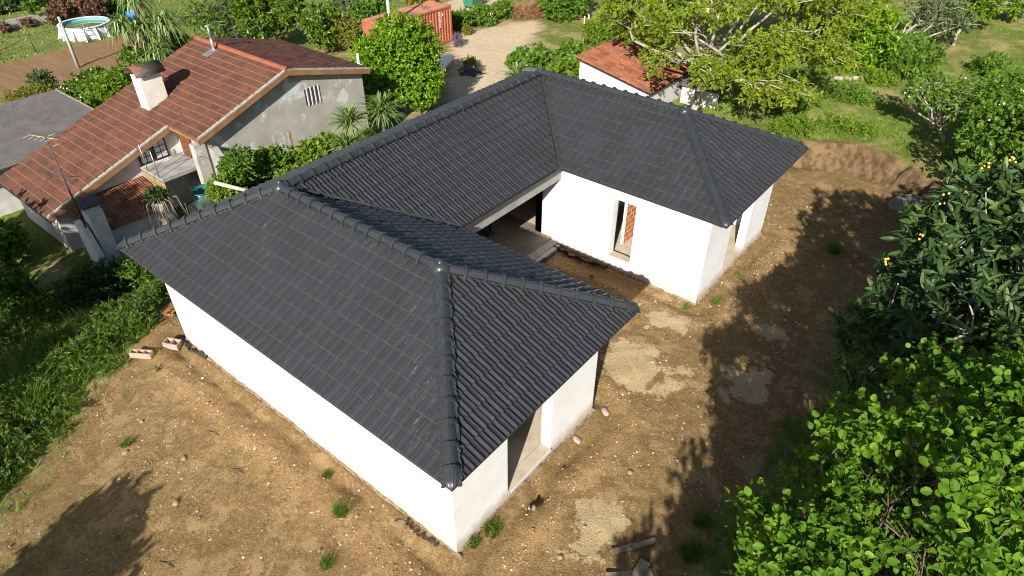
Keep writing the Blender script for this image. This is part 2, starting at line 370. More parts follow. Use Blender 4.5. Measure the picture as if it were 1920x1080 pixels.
def slope_tiles(P0, u, inn, L, run, rise, rows, cw, k0, k1, base, out, sides=None):
    """fill one roof slope. P0 eave corner, u along the eave, inn horizontal inwards; k0/k1: 'hip','valley','rake'.
    out gets (matrix, clipped mesh or None, distance to camera)"""
    P0, u, inn = Vector(P0), Vector(u), Vector(inn)
    sl = math.hypot(run, rise); pitch = sl/rows; cosf = run/sl
    v = (inn*run + Vector((0,0,1))*rise).normalized(); nrm = u.cross(v)
    V, F, mi = base
    smin = -run if k0 == 'valley' else 0; smax = L+run if k1 == 'valley' else L
    i0 = int(math.floor(smin/cw)); i1 = int(math.ceil(smax/cw))
    for r in range(rows):
        t0 = r*pitch*cosf; t1 = (r+1)*pitch*cosf
        for i in range(i0, i1):
            s0, s1 = i*cw, (i+1)*cw
            def lim(s, t):
                a = s - t if k0 == 'hip' else s + t if k0 == 'valley' else s
                b = (L - t) - s if k1 == 'hip' else (L + t) - s if k1 == 'valley' else L - s
                return a, b
            cs = [lim(s, t) for s in (s0, s1) for t in (t0, t1+.05)]
            if all(a <= 0 for a, b in cs) or all(b <= 0 for a, b in cs): continue
            mat = Matrix.Translation(P0 + u*s0 + v*(r*pitch)) @ Matrix((u, v, nrm)).transposed().to_4x4()
            jit = Matrix.Translation((random.uniform(-.003,.003), random.uniform(-.004,.004), random.uniform(0,.005))) @ Matrix.Rotation(random.uniform(-.006,.006), 4, 'Z')
            full = all(a > -.002 and b > -.002 for a, b in cs)
            W = np.array(mat @ jit)
            if full: out.append((W, None, (Vector(mat.translation)-Vector(CAM)).length)); continue
            bm = bmesh.new(); vs = [bm.verts.new(p) for p in V]
            for f, m_ in zip(F, mi): bm.faces.new([vs[j] for j in f]).material_index = int(m_)
            pl = []
            if k0 != 'rake': pl.append((1.0, -cosf if k0 == 'hip' else cosf, 0.0))
            else: pl.append((1.0, 0.0, 0.0))
            if k1 != 'rake': pl.append((-1.0, -cosf if k1 == 'hip' else cosf, L))
            else: pl.append((-1.0, 0.0, L))
            for a, b, c in pl:   # keep a*S + b*Vv + c >= 0, S = s0+x, Vv = r*pitch+y
                n_ = Vector((a, b, 0)); d = a*s0 + b*r*pitch + c
                co = n_ * (-d/n_.length_squared)
                bmesh.ops.bisect_plane(bm, geom=bm.verts[:]+bm.edges[:]+bm.faces[:], plane_co=co, plane_no=n_, clear_inner=True)
            if len(bm.faces):
                bm.verts.index_update()
                out.append((W, ([tuple(q.co) for q in bm.verts], [[q.index for q in f.verts] for f in bm.faces], [f.material_index for f in bm.faces]), 1e9))
            bm.free()

def lay_tiles(tiles, base, name, parent, mats, limit, ok=None):
    """the nearest 'limit' whole tiles as objects, all the rest as one part"""
    V, F, mi = base; nvar = 8; var = []
    for k in range(nvar): var.append(np_mesh(name, V, F, rnd=np.full(len(F), (k+.5)/nvar), midx=mi, smooth=True))
    order = sorted([t for t in tiles if t[1] is None and (ok is None or ok(t))], key=lambda t: t[2])[:limit]
    ids = {id(t) for t in order}
    for t in order:
        o = link(name, random.choice(var), mats, parent); o.matrix_world = Matrix(t[0])
        if parent is not None: o.matrix_parent_inverse = parent.matrix_world.inverted()
    rest = [t for t in tiles if id(t) not in ids]
    VV, FF, MI, RN = [], [], [], []; nb = 0
    qv, qf, qm, qr = [], [], [], []
    for t in rest:
        r = random.random()
        if t[1] is None:
            W = t[0]; VV.append(V @ W[:3,:3].T + W[:3,3]); FF.append(F+nb); nb += len(V); MI.append(mi); RN.append(np.full(len(F), r))
        else:
            W = t[0]; b = len(qv); vs = np.array(t[1][0]) @ W[:3,:3].T + W[:3,3]; qv += [tuple(p) for p in vs]
            for f, m_ in zip(t[1][1], t[1][2]): qf.append([i+b for i in f]); qm.append(m_); qr.append(r)
    objs = []
    if VV:
        objs.append(tag(link(name+'_field', np_mesh(name+'_field', np.concatenate(VV), np.concatenate(FF), np.concatenate(RN), np.concatenate(MI), smooth=True), mats, parent), kind='stuff'))
    if qv:
        me = bpy.data.meshes.new(name+'_cut'); me.from_pydata(qv, [], qf); me.polygons.foreach_set('material_index', qm); me.polygons.foreach_set('use_smooth', [True]*len(qf))
        a = me.attributes.new('rnd', 'FLOAT', 'FACE'); a.data.foreach_set('value', np.asarray(qr, np.float32)); me.update()
        objs.append(tag(link(name+'_cut', me, mats, parent), kind='stuff'))
    for o in objs:
        if parent is not None: o.matrix_parent_inverse = parent.matrix_world.inverted()
    return objs

def setp(o, parent):
    o.parent = parent; o.matrix_parent_inverse = parent.matrix_world.inverted(); return o

def wall_run(mb, p0, p1, th, z0, z1, openings=(), inward=1, m=0):
    """axis-aligned masonry wall with openings (s0,s1,zb,zt)"""
    p0, p1 = Vector((*p0, 0)), Vector((*p1, 0)); d = (p1-p0); L = d.length; d.normalize(); n = Vector((-d.y, d.x, 0))*inward
    def blk(s0, s1, a, b):
        if s1-s0 < 1e-4 or b-a < 1e-4: return
        q = [p0+d*s0, p0+d*s1, p0+d*s1+n*th, p0+d*s0+n*th]
        x0, x1 = min(v.x for v in q), max(v.x for v in q); y0, y1 = min(v.y for v in q), max(v.y for v in q)
        mb.box(x0, x1, y0, y1, a, b, m)
    s = 0
    for (a, b, zb, zt) in sorted(openings):
        blk(s, a, z0, z1); blk(a, b, z0, zb); blk(a, b, zt, z1); s = b
    blk(s, L, z0, z1)

# ------------------------------------------------------------------ the new white house
house = empty('new_house', (0,0,0), 'new white single-storey U-shaped house with dark grey tiled hip roof', 'house')
ZB = -.35; ZT = 3.02
def wall(name, p0, p1, openings=(), th=.26, mats=PLASTER, zb=ZB):
    mb = MB(); wall_run(mb, p0, p1, th, zb, ZT, openings); return mb.build(name, mats, house)
# outer shell, walked counter-clockwise (inside on the left)
wall('wall', (.53,.53), (10.51,.53))
wall('wall', (10.51,.532), (10.51,5.34), [(2.11-.532, 3.61-.532, .2, 2.45)])
wall('wall', (10.249,5.34), (5.6,5.34))
wall('wall', (4.66,10.75), (10.30,10.75), [(7.53-4.66, 8.28-4.66, .42, 2.42)])
wall('wall', (10.56,10.752), (10.56,15.56), [(12.42-10.752, 14.0-10.752, .2, 2.4)])
wall('wall', (10.299,15.56), (.53,15.56), [(3.0, 4.2, .9, 2.2)])
wall('wall', (.53,15.299), (.53,.79), [(4, 5.2, .9, 2.2)])
mb = MB(); wall_run(mb, (4.92,10.75), (4.92,11.6), .26, ZB, ZT); mb.build('wall', PLASTER, house)
mb = MB(); wall_run(mb, (5.6,5.338), (5.6,6.4), .26, ZB, ZT); mb.build('wall', PLASTER, house)
# inner partitions
mb = MB(); wall_run(mb, (.8,6.42), (5.35,6.42), .18, .2, ZT); mb.build('partition_wall', CONC, house)
mb = MB(); wall_run(mb, (3.1,6.6), (3.1,15.29), .18, .2, ZT); mb.build('partition_wall', CONC, house)
mb = MB(); wall_run(mb, (6.0,.8), (6.0,5.07), .18, .2, ZT); mb.build('partition_wall', CONC, house)
mb = MB(); wall_run(mb, (6.1,11.02), (6.1,15.29), .18, .2, ZT); mb.build('partition_wall', CONC, house)
# slab, porch step, sills
mb = MB(); mb.box(.80,10.24,.80,5.068,-.2,.2); mb.build('floor_slab', CONCF, house)
mb = MB(); mb.box(.80,10.29,11.02,15.29,-.2,.2); mb.build('floor_slab', CONCF, house)
mb = MB(); mb.box(.80,5.34,5.07,11.018,-.2,.198); mb.build('porch_floor', M('shade_darkened_porch_floor', (.20,.165,.125), (.135,.11,.085), 1.6, .9, .3, 25), house)  # concrete colour darkened to carry the shade under the porch roof
mb = MB(); mb.box(5.343,5.62,6.42,10.74,-.3,.13); mb.build('porch_step', CONC, house)
mb = MB(); mb.box(5.622,5.72,6.42,10.74,-.35,.06); mb.build('footing_edge', PLASTER, house)
def sill(x0,x1,y0,y1,z0,z1,m=CONCF): mb = MB(); mb.box(x0,x1,y0,y1,z0,z1); return mb.build('sill', m, house)
sill(10.255,10.53,2.112,3.608,.2,.235); sill(10.305,10.58,12.422,13.998,.2,.235); sill(7.532,8.278,10.735,11.005,.42,.455)
# lime smear left on the sill edge
mb = MB(); mb.box(10.532,10.55,2.2,3.6,.16,.238); mb.build('sill_edge', PLASTER, house)
# concrete porch beam
mb = MB(); mb.box(5.35,5.61,5.6,10.748,2.43,2.985); mb.build('porch_beam', CONC, house)
# exposed footing rubble along the walls
def footing(p0, p1, out, seed):
    r = random.Random(seed); mb = MB(); p0, p1 = Vector(p0), Vector(p1); L = (p1-p0).length; d = (p1-p0)/L; n = Vector(out); s = 0
    while s < L:
        w = r.uniform(.10,.26); hgt = r.uniform(.05,.13); dep = r.uniform(.015,.05); c = p0+d*(s+w/2)+n*(dep/2)
        g = float(gz(c.x, c.y)); top = max(.02, g+.05)
        tw = r.uniform(-.2,.2)
        mb.obox((c.x, c.y, top-.06+r.uniform(-.02,.02)), d*w*.5+n*tw*.1, n*dep, (0,0,hgt*.5)); s += w*.97
    return mb
for k, (a, b, o) in enumerate([((.53,.53,0),(10.51,.53,0),(0,-1,0)),((10.51,.53,0),(10.51,5.34,0),(1,0,0)),((4.9,10.75,0),(10.5,10.75,0),(0,-1,0)),((10.56,10.75,0),(10.56,15.56,0),(1,0,0))]):
    footing(a, b, o, 40+k).build('footing', M('rubble_footing_%d' % k, (.34,.28,.21), (.18,.13,.085), 9, .95, .6, 40), house)
# hollow brick partition seen through the doorway, each brick a piece of its own
part = MB(); part.box(7.30,7.40,11.86,13.6,.2,2.9); bw = part.build('brick_partition', MORTAR, house)
bk = MB(); bk.box(0,.022,0,.258,0,.158); bme = bk.build('brick', BRICK, bw); b_src = bme; first = True
for r in range(11):
    off = 0 if r % 2 else -.15
    for cidx in range(6):
        y0 = 11.875 + off + cidx*.30; z0 = .22 + r*.20
        y0c = max(y0, 11.872)
        o = b_src if first else b_src.copy()
        if not first: C.objects.link(o)
        first = False
        o.location = (7.392, y0c, z0); o.scale = (1, max(.2, (y0+.258-y0c)/.258), 1)
mb = MB(); mb.obox((7.15,11.62,1.15), (.02,.0,.0), (0,.10,0), (.0,.06,.95)); mb.build('door_lining', M('pine_board', (.62,.50,.32), (.5,.38,.22), 5, .7), house)
# plaster patch on the long wall
mb = MB(); mb.prism([(5.55,.528,1.86),(5.98,.528,1.98),(5.82,.528,2.18)], (0,-.006,0)); mb.build('plaster_patch', M('fresh_cement_patch', (.50,.49,.45), (.64,.63,.59), 6, .9), house)

# ---- roof
roof = bpy.data.objects.new('roof', None); C.objects.link(roof); roof.parent = house
R0 = HE + RISE; DZ = -.045
B_, A_, C_, V1, V2, E_, D_, F_ = (0,0),(LS,0),(LS,2*WW),(2*WW,2*WW),(2*WW,LM-2*WW),(LN,LM-2*WW),(LN,LM),(0,LM)
S1, S2, N1, N2 = (LS-WW,WW),(WW,WW),(WW,LM-WW),(LN-WW,LM-WW)
def e3(p, z=HE): return (p[0], p[1], z)
mb = MB()
for poly in ([e3(B_),e3(A_),e3(S1,R0),e3(S2,R0)],[e3(A_),e3(C_),e3(S1,R0)],[e3(C_),e3(V1),e3(S2,R0),e3(S1,R0)],[e3(V1),e3(V2),e3(N1,R0),e3(S2,R0)],
             [e3(V2),e3(E_),e3(N2,R0),e3(N1,R0)],[e3(E_),e3(D_),e3(N2,R0)],[e3(D_),e3(F_),e3(N1,R0),e3(N2,R0)],[e3(F_),e3(B_),e3(S2,R0),e3(N1,R0)]):
    mb.add([(x,y,z+DZ) for x,y,z in poly], [tuple(range(len(poly)))])
ring = [B_, A_, C_, V1, V2, E_, D_, F_]
for a, b in zip(ring, ring[1:]+ring[:1]): mb.add([e3(a,HE-.06),e3(b,HE-.06),e3(b,HE+DZ),e3(a,HE+DZ)], [(0,1,2,3)])
zs = HE-.06
for q in ([B_,A_,(LS,2*WW),(0,2*WW)],[(0,2*WW),V1,V2,(0,LM-2*WW)],[(0,LM-2*WW),E_,D_,F_]): mb.add([e3(p,zs) for p in q], [(3,2,1,0)])
o = mb.build('roof_deck', DECK, roof)
TB = tile_base(.2265, .0, PROF_S)
rows = 9; pitch = math.hypot(WW, RISE)/rows; TB = tile_base(.2265, pitch, PROF_S)
vis = []; hid = []
cw = lambda L: L/round(L/.2265)
slope_tiles(e3(B_), (1,0,0), (0,1,0), LS, WW, RISE, rows, cw(LS), 'hip', 'hip', TB, vis)
slope_tiles(e3(A_), (0,1,0), (-1,0,0), 2*WW, WW, RISE, rows, cw(2*WW), 'hip', 'hip', TB, vis)
slope_tiles(e3(C_), (-1,0,0), (0,-1,0), LS-2*WW, WW, RISE, rows, cw(LS-2*WW), 'hip', 'valley', TB, hid)
slope_tiles(e3(V1), (0,1,0), (-1,0,0), LM-4*WW, WW, RISE, rows, cw(LM-4*WW), 'valley', 'valley', TB, hid)
slope_tiles(e3(V2), (1,0,0), (0,1,0), LN-2*WW, WW, RISE, rows, cw(LN-2*WW), 'valley', 'hip', TB, hid)
slope_tiles(e3(E_), (0,1,0), (-1,0,0), 2*WW, WW, RISE, rows, cw(2*WW), 'hip', 'hip', TB, hid)
slope_tiles(e3(D_), (-1,0,0), (0,-1,0), LN, WW, RISE, rows, cw(LN), 'hip', 'hip', TB, hid)
slope_tiles(e3(F_), (0,-1,0), (1,0,0), LM, WW, RISE, rows, cw(LM), 'hip', 'hip', TB, hid)
vset = {id(t) for t in vis}
lay_tiles(vis+hid, TB, 'roof_tile', roof, [TILE, TILELIP], 300, ok=lambda t: id(t) in vset)

# ---- ridge and hip caps: an angular cap with a raised collar at its lower end
def cap_mesh(L):
    prof = [(-.135,-.075),(-.115,.0),(-.055,.058),(0,.075),(.055,.058),(.115,.0),(.135,-.075)]
    rings = [(-.014,1.30,.018),(.05,1.30,.018),(.053,1.03,.0),(L+.02,.95,-.008)]
    n = len(prof); V = [(x*s, y, z*s+dz) for y, s, dz in rings for x, z in prof]; Fq = []
    for r in range(len(rings)-1):
        for i in range(n-1): Fq.append((r*n+i, r*n+i+1, (r+1)*n+i+1, (r+1)*n+i))
    Fq.append(tuple(range(n)))
    me = bpy.data.meshes.new('ridge_cap'); me.from_pydata(V, [], [f[::-1] for f in Fq]); me.update(); return me
def seal_strip(a, b, wid, seed):
    r = random.Random(seed); a, b = Vector(a), Vector(b); d = (b-a); L = d.length; d.normalize()
    side = d.cross(Vector((0,0,1))).normalized(); upn = side.cross(d)
    mb = MB(); n = int(L/.045)
    for sg in (1, -1):
        vs = []
        for i in range(n+1):
            p = a + d*(L*i/n); w = wid*(.75+.6*r.random())
            vs += [p + side*sg*.10 - upn*.02, p + side*sg*(.10+w) - upn*(.10+w)*.33 + upn*.035]
        fs = [(2*i, 2*i+1, 2*i+3, 2*i+2) if sg < 0 else (2*i+2, 2*i+3, 2*i+1, 2*i) for i in range(n)]
        mb.add(vs, fs)
    return mb
def cap_run(a, b, end_cap, seed, z=.07, trim=.12):
    a, b = Vector(a)+Vector((0,0,z)), Vector(b)+Vector((0,0,z)); d = (b-a); L = d.length-trim; d.normalize()
    seal_strip(a, b, .07, seed).build('ridge_sealing', SEAL, roof)
    start = .28 if end_cap else .10
    n = round((L-start)/.385); Lc = (L-start)/n; me = cap_mesh(Lc)
    side = d.cross(Vector((0,0,1))).normalized(); upn = side.cross(d)
    rot = Matrix((side, d, upn)).transposed().to_4x4()
    for i in range(n):
        o = link('ridge_cap', me, CAP, roof)
        o.matrix_world = Matrix.Translation(a + d*(start+i*Lc)) @ rot @ Matrix.Rotation(random.uniform(-.012,.012), 4, 'Z')
    if end_cap:   # fluted shell-shaped end piece
        nk = 28; V = []; Fq = []; lay = [(0,.06),(.05,.66),(.14,.95),(.25,1.06),(.34,1.08)]
        for y, s in lay:
            for k in range(nk+1):
                q = math.pi*(k/nk); fl = 1+.07*math.cos(q*14)*(1 if s < 1.07 else .1); r_ = .135*s*fl
                V.append((r_*math.cos(q)*1.0, y-.02, r_*math.sin(q)*.62-.05))
        for j in range(len(lay)-1):
            for k in range(nk): Fq.append((j*(nk+1)+k, j*(nk+1)+k+1, (j+1)*(nk+1)+k+1, (j+1)*(nk+1)+k))
        me2 = bpy.data.meshes.new('hip_end_cap'); me2.from_pydata(V, [], [f[::-1] for f in Fq])
        me2.polygons.foreach_set('use_smooth', [True]*len(Fq)); me2.update()
        o = link('hip_end_cap', me2, CAP, roof); o.matrix_world = Matrix.Translation(a - d*.01) @ rot
hips = [(e3(A_),e3(S1,R0)),(e3(C_),e3(S1,R0)),(e3(B_),e3(S2,R0)),(e3(E_),e3(N2,R0)),(e3(D_),e3(N2,R0)),(e3(F_),e3(N1,R0))]
for k, (a, b) in enumerate(hips): cap_run(a, b, True, 60+k)
for k, (a, b) in enumerate([(e3(S1,R0),e3(S2,R0)),(e3(S2,R0),e3(N1,R0)),(e3(N1,R0),e3(N2,R0))]): cap_run(a, b, False, 70+k)
for p in (S1, S2, N1, N2):   # domed junction pieces
    mb = MB(); c = (p[0], p[1], R0+.04)
    mb.lathe(c, [(.20,-.07),(.19,.02),(.15,.085),(.09,.125),(.06,.135),(.062,.165),(.045,.18),(.0,.182)], 20); mb.build('ridge_junction', CAP, roof)
# valleys: dark sealing strip over a folded gutter
for k, (a, b) in enumerate([(e3(V1),e3(S2,R0)),(e3(V2),e3(N1,R0))]):
    a, b = Vector(a)+Vector((0,0,.05)), Vector(b)+Vector((0,0,.05)); d = (b-a); L = d.length; d.normalize(); side = d.cross(Vector((0,0,1))).normalized()
    r = random.Random(5+k); mb = MB(); n = 60; vs = []
    for i in range(n+1):
        p = a+d*(L*i/n); w = .05+.035*r.random(); w2 = .05+.035*r.random()
        vs += [p+side*w+Vector((0,0,.055)), p+Vector((0,0,.012)), p-side*w2+Vector((0,0,.055))]
    mb.add(vs, [(3*i,3*i+1,3*i+4,3*i+3) for i in range(n)]+[(3*i+1,3*i+2,3*i+5,3*i+4) for i in range(n)]); mb.build('valley_sealing', SEAL, roof)
    mb = MB(); mb.obox(a+Vector((0,0,-.01))-d*.03, side*.09, d*.07, (0,0,.03)); mb.build('valley_spout', SEAL, roof)

# ------------------------------------------------------------------ neighbour's old house
RTILE = M('weathered_red_tile', (.150,.062,.036), (.098,.046,.032), 1.1, .9, .4, 60, var=.12, dirt=(.055,.036,.028), dsc=3.2, dth=(.52,.66))
RLIP = M('red_tile_edge', (.24,.094,.045), (.15,.06,.034), 8, .9, .3)
RDARK = M('mossy_dark_red_tile', (.105,.036,.024), (.06,.03,.024), 2.2, .95, .5, 40, var=.35, dirt=(.10,.085,.065), dsc=5)
RRIDGE = M('orange_ridge_tile', (.30,.095,.042), (.22,.075,.038), 3, .9, .4, 50)
OLDWALL = M('stained_lime_wall', (.42,.40,.36), (.33,.315,.28), 1.2, .92, .35, 25, dirt=(.54,.55,.54), dsc=1.0, dth=(.54,.62))
NWHITE = M('old_whitewash', (.64,.63,.61), (.48,.475,.46), 1.8, .9, .3, 25, dirt=(.30,.29,.26), dsc=1.3, dth=(.62,.75))
BOARD = M('brown_painted_fascia', (.32,.155,.07), (.22,.11,.055), 2, .7, .2)
TRIM = M('pale_verge_mortar', (.40,.37,.32), (.28,.25,.21), 5, .9, .3)
WOOD = M('varnished_wood', (.20,.075,.03), (.13,.05,.022), 5, .6, .2)
DARKWOOD = M('dark_window_frame', (.05,.022,.012), None, rough=.5)
GLASS = M('curtained_glass', (.42,.46,.52), (.52,.55,.60), 6, .15, spec=.5)
MOSS = M('mossy_slab', (.075,.085,.09), (.035,.042,.04), 7, .95, .6, 30)
METAL = M('galvanised_steel', (.45,.47,.48), (.35,.37,.38), 6, .4, spec=.5, metal=.7)
DKMETAL = M('dark_steel', (.06,.065,.075), None, rough=.5, metal=.4)
RUST = M('rusty_black_sheet', (.05,.045,.042), (.07,.06,.055), 3, .6, .3, 30, dirt=(.22,.075,.03), dsc=1.6, dth=(.52,.6))
nb = empty('old_house', (0,0,0), 'old neighbouring house with long red tiled roof and stained gable wall', 'house')
T1, T2 = .345, .25
RY, RZ, GX, RX = 11.35, 2.5, -9.08, -16.3
def zr(y): return RZ - T1*(RY-y) if y < RY else RZ - T2*(y-RY)
# walls
mb = MB()
mb.prism([(-9.43,7.1,-2.9),(-9.43,15.5,-2.9),(-9.43,15.5,zr(15.5)-.12),(-9.43,RY,RZ-.12),(-9.43,7.1,zr(7.1)-.12)], (-.25,0,0)); mb.build('gable_wall', OLDWALL, nb)
mb = MB(); mb.prism([(-11.65,1.65,-2.9),(-11.65,7.1,-2.9),(-11.65,7.1,zr(7.1)-.12),(-11.65,1.65,zr(1.65)-.12)], (-.25,0,0)); mb.build('wall', NWHITE, nb)
mb = MB(); mb.box(-15.95,-11.902,1.65,1.9,-2.9,zr(1.65)-.12); mb.build('wall', NWHITE, nb)
mb = MB(); mb.box(-15.95,-15.7,1.902,11.3,-2.9,zr(1.9)-.12); mb.build('wall', NWHITE, nb)
mb = MB(); mb.box(-15.95,-9.682,15.25,15.5,-2.9,zr(15.5)-.13); mb.build('wall', NWHITE, nb)
mb = MB(); wall_run(mb, (-11.648,7.1), (-9.682,7.1), .22, -2.9, zr(7.1)-.13, [(.25,1.15,-.45,.55)]); mb.build('wall', NWHITE, nb)
mb = MB(); mb.box(-9.72,-9.38,6.62,7.098,-2.9,.62); mb.build('corner_pier', OLDWALL, nb)
mb = MB(); mb.prism([(-9.40,7.2,.35),(-9.15,7.2,.35),(-7.9,7.2,-.75),(-7.9,7.2,-1.9),(-9.40,7.2,-1.9)], (0,.30,0)); mb.build('buttress', CONC, nb)
# vertical slit vents in the gable wall
for k in range(4):
    y = 12.18+k*.21
    mb = MB(); mb.box(-9.47,-9.424,y,y+.085,.55,1.33); v = mb.build('vent_slit', DKMETAL, nb)
    mb = MB(); mb.box(-9.424,-9.395,y+.088,y+.145,.53,1.35); mb.build('vent_fin', NWHITE, nb)
# balcony corner: slab, doors, windows, screen
mb = MB(); mb.box(-11.648,-9.9,5.25,7.098,-.62,-.47); mb.build('balcony_slab', CONC, nb)  # grey concrete on a pale slab, its shade put into the colour
for k, x in enumerate((-11.4,-10.95)):
    mb = MB(); mb.box(x,x+.43,7.03,7.075,-.45,.55)
    for j in range(4): mb.box(x+.02+j*.103,x+.105+j*.103,7.018,7.03,-.43,.53)
    mb.build('wooden_shutter', WOOD, nb)
for k, y in enumerate((5.28,5.92)):
    mb = MB(); mb.box(-11.648,-11.60,y,y+.6,-.42,.42); w = mb.build('window', DARKWOOD, nb)
    for j in range(3):
        for i in range(2):
            mb = MB(); mb.box(-11.6,-11.594,y+.07+i*.25,y+.28+i*.25,-.34+j*.25,-.13+j*.25); mb.build('pane', GLASS, w)
mb = MB(); mb.box(-11.60,-11.5,5.2,6.62,-.50,-.44); mb.build('window_sill', NWHITE, nb)
mb = MB()
for k in range(46): mb.tube([(-11.6+k*.041,5.22,-2.75),(-11.6+k*.041,5.22,-.59)], .02, 5)
mb.build('reed_screen', M('reed_screen', (.30,.22,.10), (.20,.14,.065), 9, .8), nb)
for p in ((-11.0,6.9),(-10.1,6.9)):
    mb = MB(); mb.tube([(p[0],5.24,-.45),(p[0],5.24,.72)], .02, 6); mb.build('balcony_post', METAL, nb)
mb = MB(); mb.tube([(-10.9,5.3,-.35),(-10.2,6.9,.25)], .015, 5); mb.tube([(-9.8,6.7,.3),(-9.1,6.75,.1),(-9.0,6.4,.12)], .012, 5); mb.build('clothes_rail', METAL, nb)
# fascias and verges
def rake(x, y0, y1, name='fascia_board'):
    mb = MB(); a = (x,y0,zr(y0)); b = (x,y1,zr(y1))
    mb.prism([(x,y0,a[2]-.24),(x,y1,b[2]-.24),(x,y1,b[2]-.02),(x,y0,a[2]-.02)], (-.04,0,0)); mb.build(name, BOARD, nb)
    mb = MB(); mb.prism([(x+.01,y0,a[2]-.02),(x+.01,y1,b[2]-.02),(x+.01,y1,b[2]+.05),(x+.01,y0,a[2]+.05)], (-.14,0,0)); mb.build('verge', TRIM, nb)
rake(GX,6.75,RY); rake(GX,RY,15.75); rake(-11.3,1.3,6.72)
mb = MB(); mb.box(-11.29,-9.09,6.72,6.75,zr(6.75)-.13,zr(6.75)-.02); mb.build('fascia_board', BOARD, nb)
mb = MB(); mb.box(-16.28,-11.31,1.26,1.30,zr(1.3)-.13,zr(1.3)-.02); mb.build('gutter', DKMETAL, nb)
# roof
nroof = bpy.data.objects.new('roof', None); C.objects.link(nroof); nroof.parent = nb
mb = MB()
mb.prism([(GX-.05,6.75,zr(6.75)-.05),(GX-.05,RY,RZ-.05),(-11.3,RY,RZ-.05),(-11.3,6.75,zr(6.75)-.05)], (0,0,-.06))
mb.prism([(-11.302,1.3,zr(1.3)-.05),(-11.302,RY,RZ-.05),(RX,RY,RZ-.05),(RX,1.3,zr(1.3)-.05)], (0,0,-.06))
mb.prism([(GX-.05,RY,RZ-.052),(GX-.05,15.75,zr(15.75)-.05),(RX,15.75,zr(15.75)-.05),(RX,RY,RZ-.052)], (0,0,-.06)); mb.build('roof_deck', DECK, nroof)
nt_, nf_ = [], []
pm = math.hypot(RY-6.75, RZ-zr(6.75))/13
MBASE = tile_base(.222, pm, PROF_M, lift=.03)
slope_tiles((-11.3,6.75,zr(6.75)), (1,0,0), (0,1,0), 2.22, RY-6.75, RZ-zr(6.75), 13, .222, 'rake', 'rake', MBASE, nt_)
nrows = round(math.hypot(RY-1.3, RZ-zr(1.3))/pm)
MB2 = tile_base(.222, math.hypot(RY-1.3, RZ-zr(1.3))/nrows, PROF_M, lift=.03)
slope_tiles((RX,1.3,zr(1.3)), (1,0,0), (0,1,0), 4.995, RY-1.3, RZ-zr(1.3), nrows, .2271, 'rake', 'rake', MB2, nt_)
slope_tiles((GX-.05,15.75,zr(15.75)), (-1,0,0), (0,-1,0), 7.15, 4.4, RZ-zr(15.75), 12, .2234, 'rake', 'rake', MBASE, nf_)
lay_tiles(nt_, MB2, 'roof_tile', nroof, [RTILE, RLIP], 300)
lay_tiles(nf_, MBASE, 'mossy_roof_tile', nroof, [RDARK, RDARK], 0)
rm = MB(); pr = [(-.13,-.06),(-.09,.03),(0,.065),(.09,.03),(.13,-.06)]
vs = [(0,a*1.08,b*1.08) for a,b in pr]+[(.40,a,b) for a,b in pr]; rm.add(vs, [(i,i+1,5+i+1,5+i) for i in range(4)]); rsrc = rm.build('ridge_cap', RRIDGE, nroof)
for k in range(19):
    o = rsrc if k == 0 else rsrc.copy()
    if k: C.objects.link(o)
    o.location = (RX+.02+k*.38, RY, RZ+.05+random.uniform(-.006,.006)); o.rotation_euler = (0,random.uniform(-.01,.01),random.uniform(-.02,.02))
# big white chimney with barrel cowl
ch = bpy.data.objects.new('chimney', None); C.objects.link(ch); ch.parent = nb
mb = MB(); mb.box(-13.98,-13.27,6.98,7.92,.7,2.42); mb.build('stack', M('chimney_whitewash', (.80,.77,.70), (.68,.63,.53), 1.3, .9, .2, 25), ch)
mb = MB(); mb.box(-14.03,-13.22,6.93,7.97,.86,1.02); mb.build('flashing', TRIM, ch)
mb = MB(); vs = []; n = 14
for y in (6.82,8.10):
    for r_ in (.50,.475):
        for k in range(n+1):
            q = math.pi*k/n; vs.append((-13.625+r_*math.cos(q)*1.02, y, 2.46+r_*math.sin(q)*.72))
s = n+1
mb.add(vs, [(k,k+1,2*s+k+1,2*s+k) for k in range(n)]+[(s+k+1,s+k,3*s+k,3*s+k+1) for k in range(n)]+[(k+1,k,s+k,s+k+1) for k in range(n)]+[(2*s+k,2*s+k+1,3*s+k+1,3*s+k) for k in range(n)], 0, True)
mb.build('cowl', RUST, ch)
for x, y in ((-13.93,7.03),(-13.32,7.03),(-13.93,7.87),(-13.32,7.87)):
    mb = MB(); mb.box(x-.03,x+.03,y-.03,y+.03,2.42,2.72); mb.build('cowl_post', DKMETAL, ch)
for z in (1.35,2.05):
    mb = MB(); mb.box(-13.27,-13.15,7.88,7.915,z,z+.04); mb.build('iron_peg', RUST, ch)
# steel flue
fl = MB(); fl.tube([(-14.2,11.0,2.3),(-14.2,11.0,2.95)], .075, 10); fl.tube([(-14.2,11.0,2.95),(-14.2,11.0,3.5)], .055, 10)
fo = fl.build('flue_pipe', METAL, nb)
mb = MB(); mb.lathe((-14.2,11.0,3.5), [(.0,.05),(.15,.0),(.15,-.015),(0,.0)], 14); mb.build('flue_cap', METAL, fo)
mb = MB(); mb.obox((-14.2,10.78,zr(10.78)+.06), (.22,0,0), (0,.28,.28*T1), (0,0,.008)); mb.build('flue_flashing', METAL, fo)
